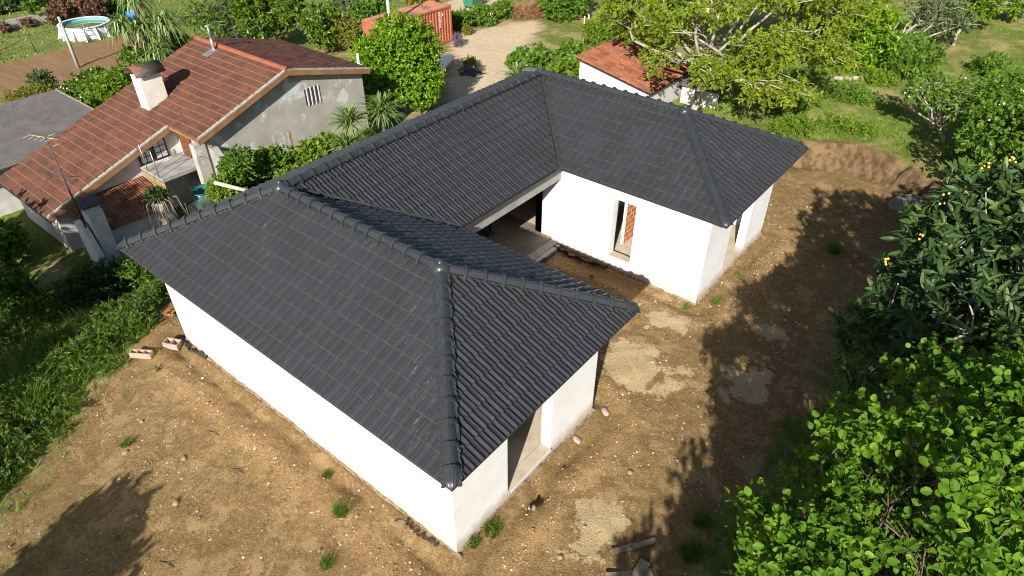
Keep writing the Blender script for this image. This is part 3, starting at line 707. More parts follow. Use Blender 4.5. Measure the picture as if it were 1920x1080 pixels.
# lean-to with its own tiled roof
mb = MB(); mb.box(-9.62,-9.4,2.0,5.05,-2.9,-1.38); mb.build('lean_to_wall', NWHITE, nb)
mb = MB(); mb.prism([(-9.4,1.95,-1.4),(-11.645,1.95,-.92),(-11.645,5.2,-.92),(-9.4,5.2,-1.4)], (0,0,.05)); ld = mb.build('lean_to_deck', DECK, nb)
lt = []; LB = tile_base(.203, .383, PROF_M, lift=.03)
slope_tiles((-9.3,1.95,-1.36), (0,1,0), (-1,0,0), 3.25, 2.34, .5, 6, .203, 'rake', 'rake', tile_base(.203, math.hypot(2.34,.5)/6, PROF_M, lift=.03), lt)
LROOF = bpy.data.objects.new('lean_to_roof', None); C.objects.link(LROOF); LROOF.parent = nb
lay_tiles(lt, tile_base(.203, math.hypot(2.34,.5)/6, PROF_M, lift=.03), 'roof_tile', LROOF, [M('sooty_red_tile', (.24,.10,.05), (.15,.065,.04), 2, .9, .4, 50, var=.3), RLIP], 0)
# slab-topped grey chimney
c2 = bpy.data.objects.new('slab_chimney', None); C.objects.link(c2); c2.parent = nb
mb = MB(); mb.prism([(-9.6,1.98,-2.9),(-9.0,1.98,-2.9),(-9.02,2.02,-.25),(-9.55,2.02,-.25)], (0,.52,0)); mb.build('stack', NWHITE, c2)
for x in (-9.53,-9.12):
    mb = MB(); mb.box(x,x+.09,2.05,2.5,-.248,-.02); mb.build('slab_support', NWHITE, c2)
mb = MB(); mb.box(-9.68,-8.9,1.9,2.66,-.018,.06); mb.build('slab', MOSS, c2)
mb = MB(); mb.prism([(-9.9,1.72,-2.9),(-8.75,1.72,-2.9),(-8.75,1.72,-1.9),(-9.3,1.72,-.75),(-9.9,1.72,-.75)], (0,.2,0)); mb.build('raking_wall', NWHITE, nb)

# TV mast
tv = empty('tv_antenna', (-9.12,1.82,-.76), 'tall thin television mast with two aerials beside the slab-topped chimney', 'antenna')
mb = MB(); mb.tube([(0,0,0),(.0,0,1.2),(.03,0,3.55)], [.032,.028,.02], 6); setp(mb.build('mast', DKMETAL), tv).matrix_parent_inverse = Matrix()
def aerial(z, mats, yagi):
    mb = MB()
    if yagi:
        mb.tube([(-.7,-.25,z),(.45,.2,z)], .012, 5)
        for k in range(5): mb.tube([(-.65+k*.22+.1,-.23+k*.085-.25,z),(-.65+k*.22-.1,-.23+k*.085+.25,z)], .009, 4)
        mb.tube([(.42,.0,z+.18),(.38,.36,z+.18)], .01, 4); mb.tube([(.42,.0,z-.18),(.38,.36,z-.18)], .01, 4)
    else:
        mb.tube([(-.75,-.2,z),(.3,.1,z)], .012, 5)
        for k in range(4): mb.tube([(-.7+k*.13,-.19+k*.037,z-.22),(-.7+k*.13,-.19+k*.037,z+.22)], .01, 4)
        mb.tube([(-.75,-.35,z+.18),(.05,-.1,z+.18)], .01, 4); mb.tube([(-.75,-.35,z-.18),(.05,-.1,z-.18)], .01, 4)
        mb.tube([(.25,-.2,z+.25),(.35,.35,z+.05)], .012, 4); mb.tube([(.25,-.2,z-.25),(.35,.35,z-.05)], .012, 4)
    o = mb.build('aerial', mats); o.parent = tv
aerial(3.5, M('yellow_aerial', (.65,.36,.06), (.55,.50,.42), 9, .5), True); aerial(2.0, DKMETAL, False)

# grey corrugated outbuilding
gb = empty('grey_outbuilding', (-20,3,-2.8), 'low outbuilding with flat grey corrugated roof at the left edge', 'building')
GREY = M('weathered_fibre_cement', (.135,.125,.122), (.10,.094,.092), 1.2, .95, .4, 30, dirt=(.17,.15,.14), dsc=4)
def corr(x0, x1, y0, y1, z, dz, name, par):
    n = int((x1-x0)/.177*6); V = []
    for i in range(n+1):
        x = x0+(x1-x0)*i/n; zz = z+.036*math.cos(2*math.pi*(x-x0)/.177)
        V += [(x,y0,zz+dz),(x,y1,zz)]
    me = np_mesh(name, V, [(2*i,2*i+2,2*i+3,2*i+1) for i in range(n)], smooth=True); return setp(link(name, me, GREY), par)
bpy.context.view_layer.update()
k = 0
for i in range(4):
    for j in range(4):
        y0 = -2.2+j*2.27; x0 = -24.0+i*1.94
        o = corr(x0, x0+1.98, y0, y0+2.33, -.62+.012*j+.006*(i % 2), .018, 'roof_sheet', gb)
for a in ((-23.8,-16.9,6.5,6.72),(-23.8,-23.6,-2,6.498),(-17.1,-16.9,-2,6.498)):
    mb = MB(); mb.box(*a,-3.4,-.75); setp(mb.build('wall', NWHITE), gb)
mb = MB(); mb.box(-23.98,-16.3,6.92,6.99,-.72,-.55); setp(mb.build('edge_trim', TRIM), gb)

# ------------------------------------------------------------------ orange-tiled shed behind the house
sh = empty('tile_roofed_shed', (1.3,21.5,.4), 'small white shed with orange barrel-tiled roof under the walnut tree', 'shed')
bpy.context.view_layer.update()
ORANGE = M('orange_barrel_tile', (.27,.092,.042), (.185,.066,.034), 1.6, .85, .3, 40, var=.28, dirt=(.13,.075,.05), dsc=1.3, dth=(.50,.66))
SX0, SX1, SY0, SY1, SZ0, SZ1 = -.54, 3.35, 20.5, 24.6, 2.48, 1.72
mb = MB(); mb.prism([(SX0+.15,SY0+.12,-.2),(SX1-.15,SY0+.12,-.2),(SX1-.15,SY0+.12,SZ1-.06),(SX0+.15,SY0+.12,SZ0-.06)], (0,.18,0)); setp(mb.build('wall', NWHITE), sh)
mb = MB(); mb.box(SX1-.35,SX1-.152,SY0+.302,SY1-.2,-.2,SZ1-.08); setp(mb.build('wall', NWHITE), sh)
mb = MB(); mb.box(SX0+.15,SX0+.33,SY0+.302,SY1-.2,-.2,SZ0-.1); setp(mb.build('wall', NWHITE), sh)
mb = MB(); mb.prism([(SX0,SY0,SZ0-.03),(SX1,SY0,SZ1-.03),(SX1,SY1,SZ1-.03),(SX0,SY1,SZ0-.03)], (0,0,-.05)); setp(mb.build('roof_deck', DECK), sh)
st_ = []; run_ = SX1-SX0; BB = tile_base(.216, math.hypot(run_,SZ0-SZ1)/10, PROF_B, lift=.03)
slope_tiles((SX1,SY0,SZ1), (0,1,0), (-1,0,0), SY1-SY0, run_, SZ0-SZ1, 10, .216, 'rake', 'rake', BB, st_)
shr = bpy.data.objects.new('roof', None); C.objects.link(shr); setp(shr, sh); bpy.context.view_layer.update()
lay_tiles(st_, BB, 'barrel_tile', shr, [ORANGE, ORANGE], 0)
mb = MB(); mb.tube([(-1.6,20.7,.55),(-.45,20.45,.75)], .04, 6); tag(mb.build('timber_pole', M('rusty_pole', (.35,.17,.09), None, rough=.8)), 'rusty brown pole sticking out beside the orange-tiled shed', 'pole')
# whitewashed annex to the right of the shed
an = empty('white_annex', (5.3,23.2,.5), 'low white shaded wall of an annex behind the walnut trunk', 'building'); bpy.context.view_layer.update()
mb = MB(); mb.box(3.5,5.2,23.2,23.4,0,1.45); setp(mb.build('wall', NWHITE), an)
mb = MB(); mb.prism([(3.4,22.95,1.45),(5.3,22.95,1.45),(5.3,24.6,1.65),(3.4,24.6,1.65)], (0,0,.06)); setp(mb.build('roof', GREY), an)
# pink house glimpsed through the trees
pk = empty('pink_house', (0,52,-1), 'pink painted house glimpsed through the branches of the walnut tree', 'house'); bpy.context.view_layer.update()
PINK = M('pink_render', (.62,.40,.38), (.55,.35,.33), 2, .9)
mb = MB(); mb.box(-6,9,46,54,-2,3.4); setp(mb.build('wall', PINK), pk)
mb = MB(); mb.prism([(-6.4,45.6,3.4),(-6.4,54.4,3.4),(-6.4,50,5.0)], (15.8,0,0)); setp(mb.build('roof', RTILE), pk)
for x in (-4,-1,2,5):
    mb = MB(); mb.box(x,x+1,45.96,45.998,.6,1.9); setp(mb.build('window', DARKWOOD), pk)

# ------------------------------------------------------------------ vegetation builders
def frames(D, N):
    D = unit(D); S = unit(np.cross(D, N)); Nn = np.cross(S, D); return D, S, Nn
def leaf_mesh(name, P, D, N, L, W, rnd, shape='oval', fold=.18, droop=.0):
    D, S, N = frames(D, N); L = np.asarray(L)[:,None]; W = np.asarray(W)[:,None]; n = len(P)
    if shape == 'diamond':
        V = np.stack([P, P+D*L*.45+S*W*.5+N*W*fold, P+D*L-N*L*droop, P+D*L*.45-S*W*.5+N*W*fold], 1).reshape(-1,3)
        i = np.arange(n)[:,None]*4; F = i+np.array([[0,1,2,3]]); r = rnd
    elif shape == 'oval':
        m_ = P+D*L*.5-N*L*droop*.25; t_ = P+D*L-N*L*droop; up = N*W*fold
        V = np.stack([P, m_, t_, P+D*L*.16+S*W*.36+up*.8, P+D*L*.48+S*W*.5+up-N*L*droop*.25, P+D*L*.82+S*W*.32+up*.5-N*L*droop*.7,
                      P+D*L*.16-S*W*.36+up*.8, P+D*L*.48-S*W*.5+up-N*L*droop*.25, P+D*L*.82-S*W*.32+up*.5-N*L*droop*.7], 1).reshape(-1,3)
        i = np.arange(n)[:,None]*9; F = np.concatenate([i+np.array([[q]]).reshape(1,4) for q in ([0,3,4,1],[1,4,5,2],[0,1,7,6],[1,2,8,7])], 0); r = np.tile(rnd, 4)
    else:   # 'lance': long strap leaf that arches over
        Z = np.array([[0,0,1.0]])
        a, b, c, d = P, P+D*L*.4, P+D*L*.75-Z*L*droop*.35, P+D*L*.98-Z*L*droop
        V = np.stack([a-S*W*.25, a+S*W*.25, b-S*W*.5, b+S*W*.5, c-S*W*.36, c+S*W*.36, d-S*W*.04, d+S*W*.04], 1).reshape(-1,3)
        i = np.arange(n)[:,None]*8
        F = np.concatenate([i+np.array([[0,1,3,2]]), i+np.array([[2,3,5,4]]), i+np.array([[4,5,7,6]])], 0); r = np.tile(rnd, 3)
    return np_mesh(name, V, F, rnd=r)

def sph(n, g):
    v = g.normal(size=(n,3)); return unit(v)
def lobe_points(lobes, n, g, shell=.28, flat=0.0):
    lobes = np.array(lobes, float); wgt = (lobes[:,3]*lobes[:,4]+lobes[:,3]*lobes[:,5]+lobes[:,4]*lobes[:,5]); wgt /= wgt.sum()
    k = g.choice(len(lobes), n, p=wgt); d = sph(n, g); r = 1-np.abs(g.normal(0, shell, n)); r = np.clip(r, .05, 1.08)
    P = lobes[k,:3] + d*r[:,None]*lobes[k,3:]
    return P, unit(d/lobes[k,3:])

def clump_leaves(P, O, k, tl, g, L, W, shape, up=.5, spread=.9, droop=.1, fold=.18, lv=.42, name='crown', tone=None):
    n = len(P); PP = np.repeat(P, k, 0); OO = np.repeat(O, k, 0); m = n*k
    t = g.random(m)[:,None]*tl
    D = unit(OO*.7 + sph(m, g)*spread + np.array([[0,0,.15]])); tw = unit(OO+g.normal(size=(m,3))*.25)
    pos = PP + tw*(t-tl*.6)
    N = unit(np.array([[0,0,up]]) + OO*.5 + g.normal(size=(m,3))*.45)
    sc = 1+lv*(g.random(m)*2-1)
    base = np.repeat(g.random(n), k)*.55 + g.random(m)*.45 if tone is None else np.clip(np.repeat(tone, k)+g.normal(0,.12,m), 0, 1)
    return leaf_mesh(name, pos, D, N, L*sc, W*sc, base, shape, fold, droop)

def limb(mb, a, b, r0, r1, g, bend=.12, n=5, sides=6):
    a = np.array(a, float); b = np.array(b, float); L = np.linalg.norm(b-a); off = g.normal(size=3)*bend*L; off[2] = abs(off[2])*.5
    pts = [tuple(a+(b-a)*t + off*math.sin(math.pi*t) + g.normal(size=3)*L*.02*(0 < t < 1)) for t in np.linspace(0,1,n)]
    mb.tube(pts, [r0+(r1-r0)*t for t in np.linspace(0,1,n)], sides); return pts

def plant(name, label, cat, base, lobes, mat, leaf=(.12,.07), shape='oval', clumps=300, k=6, tl=.25, trunk=.1, bark=None, seed=1, group=None,
          nb_=4, stems=1, shell=.28, up=.5, spread=.9, droop=.1, fruit=None, fork=.3, bendy=.12, twig=.012):
    g = np.random.default_rng(seed); bark = bark or BARK
    root = empty(name, base, label, cat, group); root['seed'] = seed
    B = np.array(base, float); lb = np.array(lobes, float)
    mb = MB(); lowc = lb[:,:3].mean(0)
    tips = []
    forks = []
    for s in range(stems):
        o = np.array([g.normal(0,.12*stems), g.normal(0,.12*stems), 0]) if stems > 1 else np.zeros(3)
        top = B + (lowc-B)*fork*(.8+.4*g.random()) + np.array([g.normal(0,.05), g.normal(0,.05), 0])*stems
        limb(mb, o+[0,0,-.15], top-B, trunk*(1.25 if stems == 1 else 1), trunk*.75, g, .06, 5, 8); forks.append(top)
    for i, l in enumerate(lb):
        f = forks[i % stems]; c = l[:3]
        pts = limb(mb, f-B, c-B, trunk*.55, trunk*.2, g, bendy, 6)
        for j in range(nb_):
            d = unit(g.normal(size=(1,3)))[0]; d[2] = d[2]*.6+.2; q = c + d*l[3:]*.92
            st = np.array(pts[int(g.integers(3,6))])
            limb(mb, st, q-B, trunk*.17, twig, g, bendy, 4, 5)
    tr = mb.build('trunk', bark, None); tr.parent = root
    P, O = lobe_points(lobes, clumps, g, shell)
    keep = P[:,2] > gz(P[:,0], P[:,1])+.03
    P, O = P[keep], O[keep]
    me = clump_leaves(P-B, O, k, tl, g, leaf[0], leaf[1], shape, up, spread, droop)
    cr = link('crown', me, mat); cr.parent = root
    if fruit:
        fm, fr, fn = fruit; mbm = MB(); FP, FO = lobe_points(lobes, fn, g, .06)
        src = None
        for p in FP:
            if src is None:
                t = MB(); t.lathe((0,0,0), [(0,-fr),(fr*.7,-fr*.7),(fr,0),(fr*.7,fr*.7),(0,fr)], 8); o = t.build('fruit', fm, None); src = o
            else: o = src.copy(); C.objects.link(o)
            o.parent = root; o.location = tuple(p-B)
    return root

def blob_lobes(c, r, n, g, squash=.8, sub=.55):
    """a main lobe and n smaller ones around it, so that the outline is uneven"""
    c = np.array(c, float); r = np.array(r, float); out = [(*c, *(r*.78))]
    for i in range(n):
        d = unit(g.normal(size=(1,3)))[0]; d[2] *= squash
        s = sub*(.7+.5*g.random()); out.append((*(c+d*r*(1-s*.75)), *(r*s)))
    return out

def rosette(root, c, n, L, W, mat, g, up=.4, droop=.5, name='leaf_rosette'):
    d = sph(n, g); d[:,2] = np.abs(d[:,2])*1.0+up*(g.random(n)*1.6-.6); D = unit(d); N = unit(np.array([[0,0,1.0]])+D*.2)
    Ls = L*(.7+.5*g.random(n)); dr = droop*(1.2-D[:,2])
    Dm, S, Nn = frames(D, N)
    me = leaf_mesh(name, np.tile(np.array([c]), (n,1))+D*.05, D, N, Ls, np.full(n, W), g.random(n), 'lance', droop=float(droop))
    o = link(name, me, mat); o.parent = root; return o

def blades(name, label, cat, x, y, hgt, wid, mat, g, lean=.45, kind='stuff', parent=None, sink=.02):
    n = len(x); z = gz(x, y); P = np.stack([x, y, z-sink], 1)
    a = g.random(n)*2*math.pi; S = np.stack([np.cos(a), np.sin(a), np.zeros(n)], 1); b = g.random(n)*2*math.pi
    H = hgt*(.5+.8*g.random(n))
    T = P + np.stack([np.cos(b)*H*lean*g.random(n)*1.6, np.sin(b)*H*lean*g.random(n)*1.6, H], 1)
    Mid = P + (T-P)*.5 + np.array([[0,0,1]])*H[:,None]*.12
    Wd = (wid*(.6+.8*g.random(n)))[:,None]
    V = np.stack([P-S*Wd*.5, P+S*Wd*.5, Mid+S*Wd*.42, T, Mid-S*Wd*.42], 1).reshape(-1,3)
    i = np.arange(n)[:,None]*5
    F = i+np.array([[0,1,2,4]]); F2 = np.concatenate([i+4, i+2, i+3, i+3], 1)
    F2 = (i+np.array([[4,2,3]]))
    # quads and tips as quads with a doubled tip vertex would be degenerate: use triangles throughout
    T1_ = i+np.array([[0,1,2]]); T2_ = i+np.array([[0,2,4]])
    r = np.clip(vn(x, y, .9, 31)*.6+g.random(n)*.5, 0, 1)
    me = np_mesh(name, V, np.concatenate([T1_, T2_, F2], 0), rnd=np.tile(r, 3))
    o = link(name, me, mat, parent)
    if kind: tag(o, label, cat, kind=kind)
    return o

# leaf colours
L_CITRUS = leafmat('citrus_leaf', (.05,.105,.008), (.13,.22,.016), (.25,.34,.03), .30, .38, .5)
L_ORANGE = leafmat('orange_tree_leaf', (.08,.17,.006), (.19,.34,.010), (.30,.46,.02), .36, .4, .4)
L_HAZEL = leafmat('hazel_leaf', (.045,.115,.008), (.13,.26,.012), (.30,.42,.05), .42, .62, .25)
L_LOQ = leafmat('loquat_leaf', (.022,.05,.014), (.05,.10,.022), (.15,.20,.04), .2, .48, .35)
L_WAL = leafmat('walnut_leaf', (.14,.17,.015), (.25,.34,.02), (.38,.46,.03), .45, .55)
L_SHRUB = leafmat('shrub_leaf', (.05,.115,.010), (.13,.24,.02), (.24,.36,.04), .36, .5)
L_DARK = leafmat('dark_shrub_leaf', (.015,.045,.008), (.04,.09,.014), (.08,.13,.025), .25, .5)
L_VINE = leafmat('vine_leaf', (.08,.15,.012), (.19,.30,.02), (.33,.44,.045), .45, .5)
L_YEL = leafmat('yellowish_hedge_leaf', (.12,.14,.018), (.24,.25,.03), (.34,.30,.035), .35, .5)
L_OLIVE = leafmat('olive_leaf', (.06,.09,.03), (.12,.16,.06), (.19,.23,.09), .25, .55)
L_BROWN = leafmat('reddish_brown_leaf', (.10,.05,.03), (.19,.10,.055), (.16,.16,.05), .25, .7)
L_DEAD = leafmat('dry_brushwood', (.20,.11,.06), (.34,.19,.10), (.45,.30,.19), .15, .9)
L_YUC = leafmat('strap_leaf', (.08,.15,.03), (.18,.27,.07), (.32,.40,.14), .28, .45, .4)
L_THATCH = leafmat('dry_strap_leaf', (.20,.17,.10), (.30,.24,.15), (.40,.33,.22), .15, .8)
L_GRASS = leafmat('grass_blade', (.05,.105,.010), (.13,.21,.022), (.33,.35,.10), .35, .6)
L_GRASSD = leafmat('dry_grass_blade', (.10,.17,.02), (.24,.28,.05), (.50,.42,.19), .35, .7)
L_LAWN = leafmat('lawn_blade', (.09,.20,.015), (.18,.30,.03), (.42,.40,.14), .35, .65)
L_WEED = leafmat('weed_leaf', (.04,.09,.010), (.11,.18,.02), (.24,.30,.06), .35, .6)
L_YFLOWER = leafmat('yellow_flower', (.55,.45,.02), (.75,.62,.03), None, .3, .6)
L_WFLOWER = leafmat('white_flower', (.75,.74,.72), (.80,.78,.76), None, .2, .6)
ORANGEF = M('orange_fruit', (.75,.28,.02), (.85,.40,.03), 9, .5)
LOQF = M('loquat_fruit', (.80,.42,.05), (.85,.55,.12), 9, .5)

# ------------------------------------------------------------------ trees and shrubs
G = np.random.default_rng(11)
def shrub(name, label, c, r, mat, leaf, clumps, seed, hz=None, k=6, nl=6, group=None, fruit=None, trunk=.03, shape='diamond', stems=3, cat='shrub', squash=.8, **kw):
    g = np.random.default_rng(seed); gr = float(gz(c[0], c[1])); rz_ = hz if hz else r
    return plant(name, label, cat, (c[0], c[1], gr), blob_lobes(c, (r, r, rz_), nl, g, squash), mat, leaf, shape, clumps, k, trunk=trunk, seed=seed, stems=stems, nb_=2, group=group, fruit=fruit, **kw)

shrub('orange_tree', 'dense round bright green orange tree between the old house and gravel drive', (-11.36,19.54,.10), 2.45, L_ORANGE, (.16,.085), 4600, 101, hz=2.7, k=9, nl=16, fruit=(ORANGEF,.05,7), trunk=.12, stems=1, cat='tree', fork=.25, tl=.3, shape='oval')
shrub('citrus_tree', 'large dark citrus tree with orange fruit behind the old house roof', (-28.7,23.27,-.6), 2.35, L_CITRUS, (.24,.14), 1100, 102, hz=2.4, k=9, nl=10, fruit=(ORANGEF,.09,7), trunk=.13, stems=1, cat='tree', fork=.3)
shrub('citrus_tree', 'smaller citrus tree just right of the large dark one', (-24.3,24.56,-1.2), 1.75, L_CITRUS, (.22,.13), 650, 103, k=9, nl=8, trunk=.09, stems=1, cat='tree')
shrub('clipped_hedge', 'yellowish green clipped hedge at the left end of the orange container', (-23.4,25.3,-1.6), 1.35, L_YEL, (.16,.10), 700, 104, hz=1.2, k=8)
shrub('olive_tree', 'grey-green feathery tree behind the old house roof, left of the large citrus', (-33.55,22.5,-1.9), 1.9, L_OLIVE, (.24,.09), 700, 105, k=8, trunk=.1, stems=1, cat='tree')
plant('fruit_tree', 'sparse fruit tree with pinkish bare trunk behind the old house ridge', 'tree', (-33.6,21.2,-3.8), blob_lobes((-34.25,21.54,-1.6), (2.1,2.1,1.5), 7, G), L_SHRUB, (.2,.12), 'diamond', 220, 7, .3, .10, BARKP, 106)
shrub('leafy_bush', 'dark green leafy bush against the far left edge of the old roof ridge', (-26.0,15.3,-1.3), 1.9, L_SHRUB, (.2,.13), 800, 107, hz=1.6, k=8)
shrub('leafy_bush', 'bush growing below the cordyline heads behind the old roof', (-26.2,12.3,-1.3), 1.8, L_SHRUB, (.2,.13), 800, 108, hz=1.6, k=8)
shrub('flowering_bush', 'bush with small white flowers left of the big white chimney', (-26.66,9.22,-2.0), 1.8, L_SHRUB, (.19,.12), 800, 109, hz=1.4, k=8, fruit=(WHITEPL,.05,60))
shrub('lemon_bush', 'yellow-green bush beside the white-flowered bush near the chimney', (-23.6,9.9,-1.6), 1.5, L_VINE, (.18,.11), 620, 110, hz=1.5, k=8)
shrub('lemon_bush', 'low yellow-green bush at the corner of the grey corrugated roof', (-21.4,8.6,-1.9), 1.0, L_VINE, (.16,.1), 380, 111, hz=.9, k=8)
shrub('brown_shrub', 'reddish brown shrub behind the pool, left of the two', (-51.2,17.4,-3.2), 1.35, L_BROWN, (.3,.14), 350, 112, hz=1.0, k=7)
shrub('brown_shrub', 'reddish brown shrub behind the pool, right of the two', (-50.4,19.5,-3.2), 1.4, L_BROWN, (.3,.14), 350, 113, hz=1.1, k=7)
shrub('green_shrub', 'dark green shrub on the lawn right of the brown shrubs', (-52.5,21.6,-3.3), 1.2, L_SHRUB, (.3,.16), 260, 114, hz=1.0, k=7)
for i, (x, y, r) in enumerate([(-59.3,15.2,.8),(-59.0,16.6,.95),(-59.4,17.97,.7),(-59.3,18.9,.85),(-59.6,20.4,.9)]):
    shrub('clipped_ball_shrub', 'round clipped shrub in the row on the far top left lawn, %s from the left' % ('first','second','third','fourth','fifth')[i], (x, y, -3.6), r, L_DARK, (.25,.15), 140, 115+i, k=7, nl=3, group='round shrubs along the far lawn')
shrub('young_tree', 'lone young tree on the far lawn beyond the pool', (-53.6,16.2,-2.9), .65, L_SHRUB, (.25,.15), 110, 121, k=7, nl=3, trunk=.05, stems=1, cat='tree')
shrub('yellow_flower_patch', 'tall weeds with yellow flowers behind the grey corrugated roof', (-30.8,7.7,-3.0), 1.9, L_YEL, (.22,.07), 500, 122, hz=.7, k=7)
shrub('field_edge_bush', 'small feathery bush at the near edge of the brown field', (-33.6,9.2,-2.9), .8, L_OLIVE, (.25,.09), 160, 123, k=7, nl=3)
shrub('field_edge_bush', 'wide low weeds between the brown field and the white-flowered bush', (-33.0,11.9,-3.5), 1.6, L_OLIVE, (.22,.08), 260, 124, hz=.5, k=7)
# between the two houses
shrub('ivy_bush', 'yellow-green ivy bush hiding the buttress end beside the barrel', (-7.3,6.6,-.55), .8, L_VINE, (.11,.09), 420, 140, hz=.7, k=7, shape='oval')
shrub('laurel_bush', 'glossy rounded laurel bush by the corner pier of the old house', (-8.0,7.6,-.25), 1.0, L_SHRUB, (.12,.075), 700, 130, hz=1.0, k=8, shape='oval')
VN = 'vines between the two houses'
shrub('bramble', 'bramble thicket at the foot of the stained gable wall, nearest the laurel', (-8.2,9.2,-.85), 1.25, L_SHRUB, (.13,.085), 650, 131, hz=.7, k=7, shape='oval')
shrub('grape_vine', 'bright vine leaves spreading left of the two yuccas below the gable wall', (-7.6,11.0,-.75), 1.35, L_VINE, (.15,.13), 520, 132, hz=.8, k=6, shape='oval')
shrub('grape_vine', 'bright vine leaves along the dark back eave, lower end', (-5.6,8.6,-.55), 1.3, L_VINE, (.15,.13), 480, 133, hz=.65, k=6, shape='oval')
shrub('bramble', 'tangled bramble right above the back eave by the fallen timber', (-5.5,6.6,-.9), 1.25, L_SHRUB, (.12,.08), 600, 134, hz=.7, k=7, shape='oval')
shrub('bramble', 'bright weedy bramble below the green barrel', (-6.2,4.6,-1.5), 1.3, L_VINE, (.11,.06), 560, 135, hz=.7, k=7)
shrub('bramble', 'weedy thicket beside the lean-to wall of the old house', (-6.4,2.6,-1.7), 1.3, L_SHRUB, (.11,.06), 620, 136, hz=.8, k=7)
shrub('bramble', 'shaded thicket at the foot of the slab-topped chimney', (-7.2,.9,-2.0), 1.3, L_DARK, (.12,.07), 600, 137, hz=.7, k=7)
shrub('garden_bush', 'leafy bush in the shaded yard at the far left edge', (-12.6,-.1,-1.9), 1.05, L_SHRUB, (.17,.11), 420, 138, k=7, shape='oval')
shrub('garden_bush', 'second leafy bush below the yard bush at the far left edge', (-9.6,-1.4,-2.2), 1.0, L_SHRUB, (.16,.10), 380, 139, k=7, shape='oval')
# driveway edges
shrub('drive_hedge', 'rough green hedge along the far drive edge, beside the container', (-20.4,34.2,-2.2), 1.3, L_SHRUB, (.2,.12), 420, 141, hz=.85, k=7)
shrub('drive_hedge', 'rough green hedge along the far drive edge, middle stretch', (-20.2,36.6,-2.2), 1.3, L_SHRUB, (.2,.12), 420, 142, hz=.8, k=7, fruit=(WHITEPL,.05,12))
shrub('drive_hedge', 'rough green hedge along the far drive edge, next to the dry brush heap', (-19.9,38.9,-2.2), 1.2, L_SHRUB, (.2,.12), 380, 143, hz=.8, k=7)
shrub('brush_heap', 'heap of dry brown cut branches at the far end of the drive', (-18.4,40.2,-2.3), 1.35, L_DEAD, (.28,.05), 600, 144, hz=.8, k=9, cat='brush heap')
shrub('leafy_bush', 'big green bush right of the dry brush heap', (-15.8,42.0,-1.6), 2.4, L_SHRUB, (.22,.15), 900, 145, hz=1.7, k=8)
shrub('fig_bush', 'broad-leaved bush overhanging the right edge of the drive', (-10.4,30.4,-2.0), 1.6, L_SHRUB, (.24,.2), 380, 146, hz=.9, k=6, shape='oval')
shrub('fig_bush', 'broad-leaved bush on the slope left of the orange-tiled shed', (-7.6,31.0,-1.8), 1.7, L_SHRUB, (.22,.17), 480, 147, hz=1.0, k=6, shape='oval')
shrub('fig_bush', 'broad-leaved bush directly behind the ridge junction of the dark roof', (-6.0,27.0,-1.5), 1.6, L_SHRUB, (.20,.16), 480, 148, hz=.9, k=6, shape='oval')
shrub('fig_bush', 'broad-leaved bush touching the left wall of the orange-tiled shed', (-2.6,23.6,.3), 1.4, L_VINE, (.17,.14), 420, 149, hz=.9, k=6, shape='oval')
shrub('bright_bush', 'bright green bush beside two pale stakes, up the slope', (-9.6,37.5,-1.6), 1.5, L_VINE, (.2,.09), 520, 150, hz=1.1, k=8)
shrub('leafy_bush', 'green bush behind the orange-tiled shed roof', (-4.4,31.0,-.6), 1.8, L_SHRUB, (.2,.15), 520, 151, hz=1.2, k=7)
shrub('leafy_bush', 'high green bush at the top edge above the orange-tiled shed', (-7.5,44.5,-.8), 2.4, L_VINE, (.24,.16), 520, 152, hz=1.6, k=7)
shrub('leafy_bush', 'dark bush behind the container towards the top edge', (-27.5,31.5,-2.0), 1.8, L_SHRUB, (.24,.15), 420, 153, hz=1.3, k=7)
shrub('leafy_bush', 'rough bush at the top edge right of the large citrus', (-30.5,31.0,-2.4), 1.7, L_OLIVE, (.26,.13), 360, 154, hz=1.0, k=7)
shrub('leafy_bush', 'yellowish bush at the top edge behind the container end', (-27.0,37.0,-2.2), 1.7, L_YEL, (.24,.14), 420, 155, hz=1.0, k=7)

# big walnut tree
gw = np.random.default_rng(200)
wl = [(0.6,22.0,4.3,1.3,1.2,.7),(1.6,20.8,5.2,1.3,1.2,.7),(2.6,23.2,6.0,1.4,1.3,.8),(3.6,20.6,4.6,1.2,1.2,.7),(4.6,22.4,6.9,1.4,1.4,.8),(5.6,20.6,5.6,1.3,1.2,.7),(6.6,22.8,5.9,1.4,1.3,.8),
      (7.4,21.2,4.2,1.3,1.2,.7),(8.2,22.6,4.4,1.3,1.2,.7),(5.2,24.6,6.4,1.5,1.4,.8),(3.0,25.4,6.4,1.5,1.4,.8),(1.0,24.6,5.2,1.4,1.3,.8),(7.4,25.4,5.6,1.5,1.4,.8),(6.2,19.6,3.4,1.0,.9,.5),
      (4.2,19.2,3.6,.9,.9,.5),(7.9,20.6,2.9,1.0,1.0,.6),(9.2,24.2,3.6,1.2,1.2,.7),(2.2,21.6,3.7,1.2,1.0,.55),(.9,22.6,3.6,1.1,1.0,.5),(5.4,21.6,3.2,1.1,1.0,.55),(6.9,21.9,3.2,1.2,1.1,.6),(8.6,21.8,2.7,1.0,1.0,.55),(3.2,22.2,3.9,1.2,1.1,.5),(8.4,27.0,4.6,1.5,1.4,.8),(5.0,27.0,5.4,1.6,1.5,.8)]
plant('walnut_tree', 'large sparse yellow-green walnut tree with pale bare limbs behind the house', 'tree', (4.6,22.3,.55), wl, L_WAL, (.16,.08), 'diamond', 2600, 12, .40, .15, BARKP, 201, nb_=8, fork=.42, bendy=.16, droop=.25, twig=.010, shell=.4)
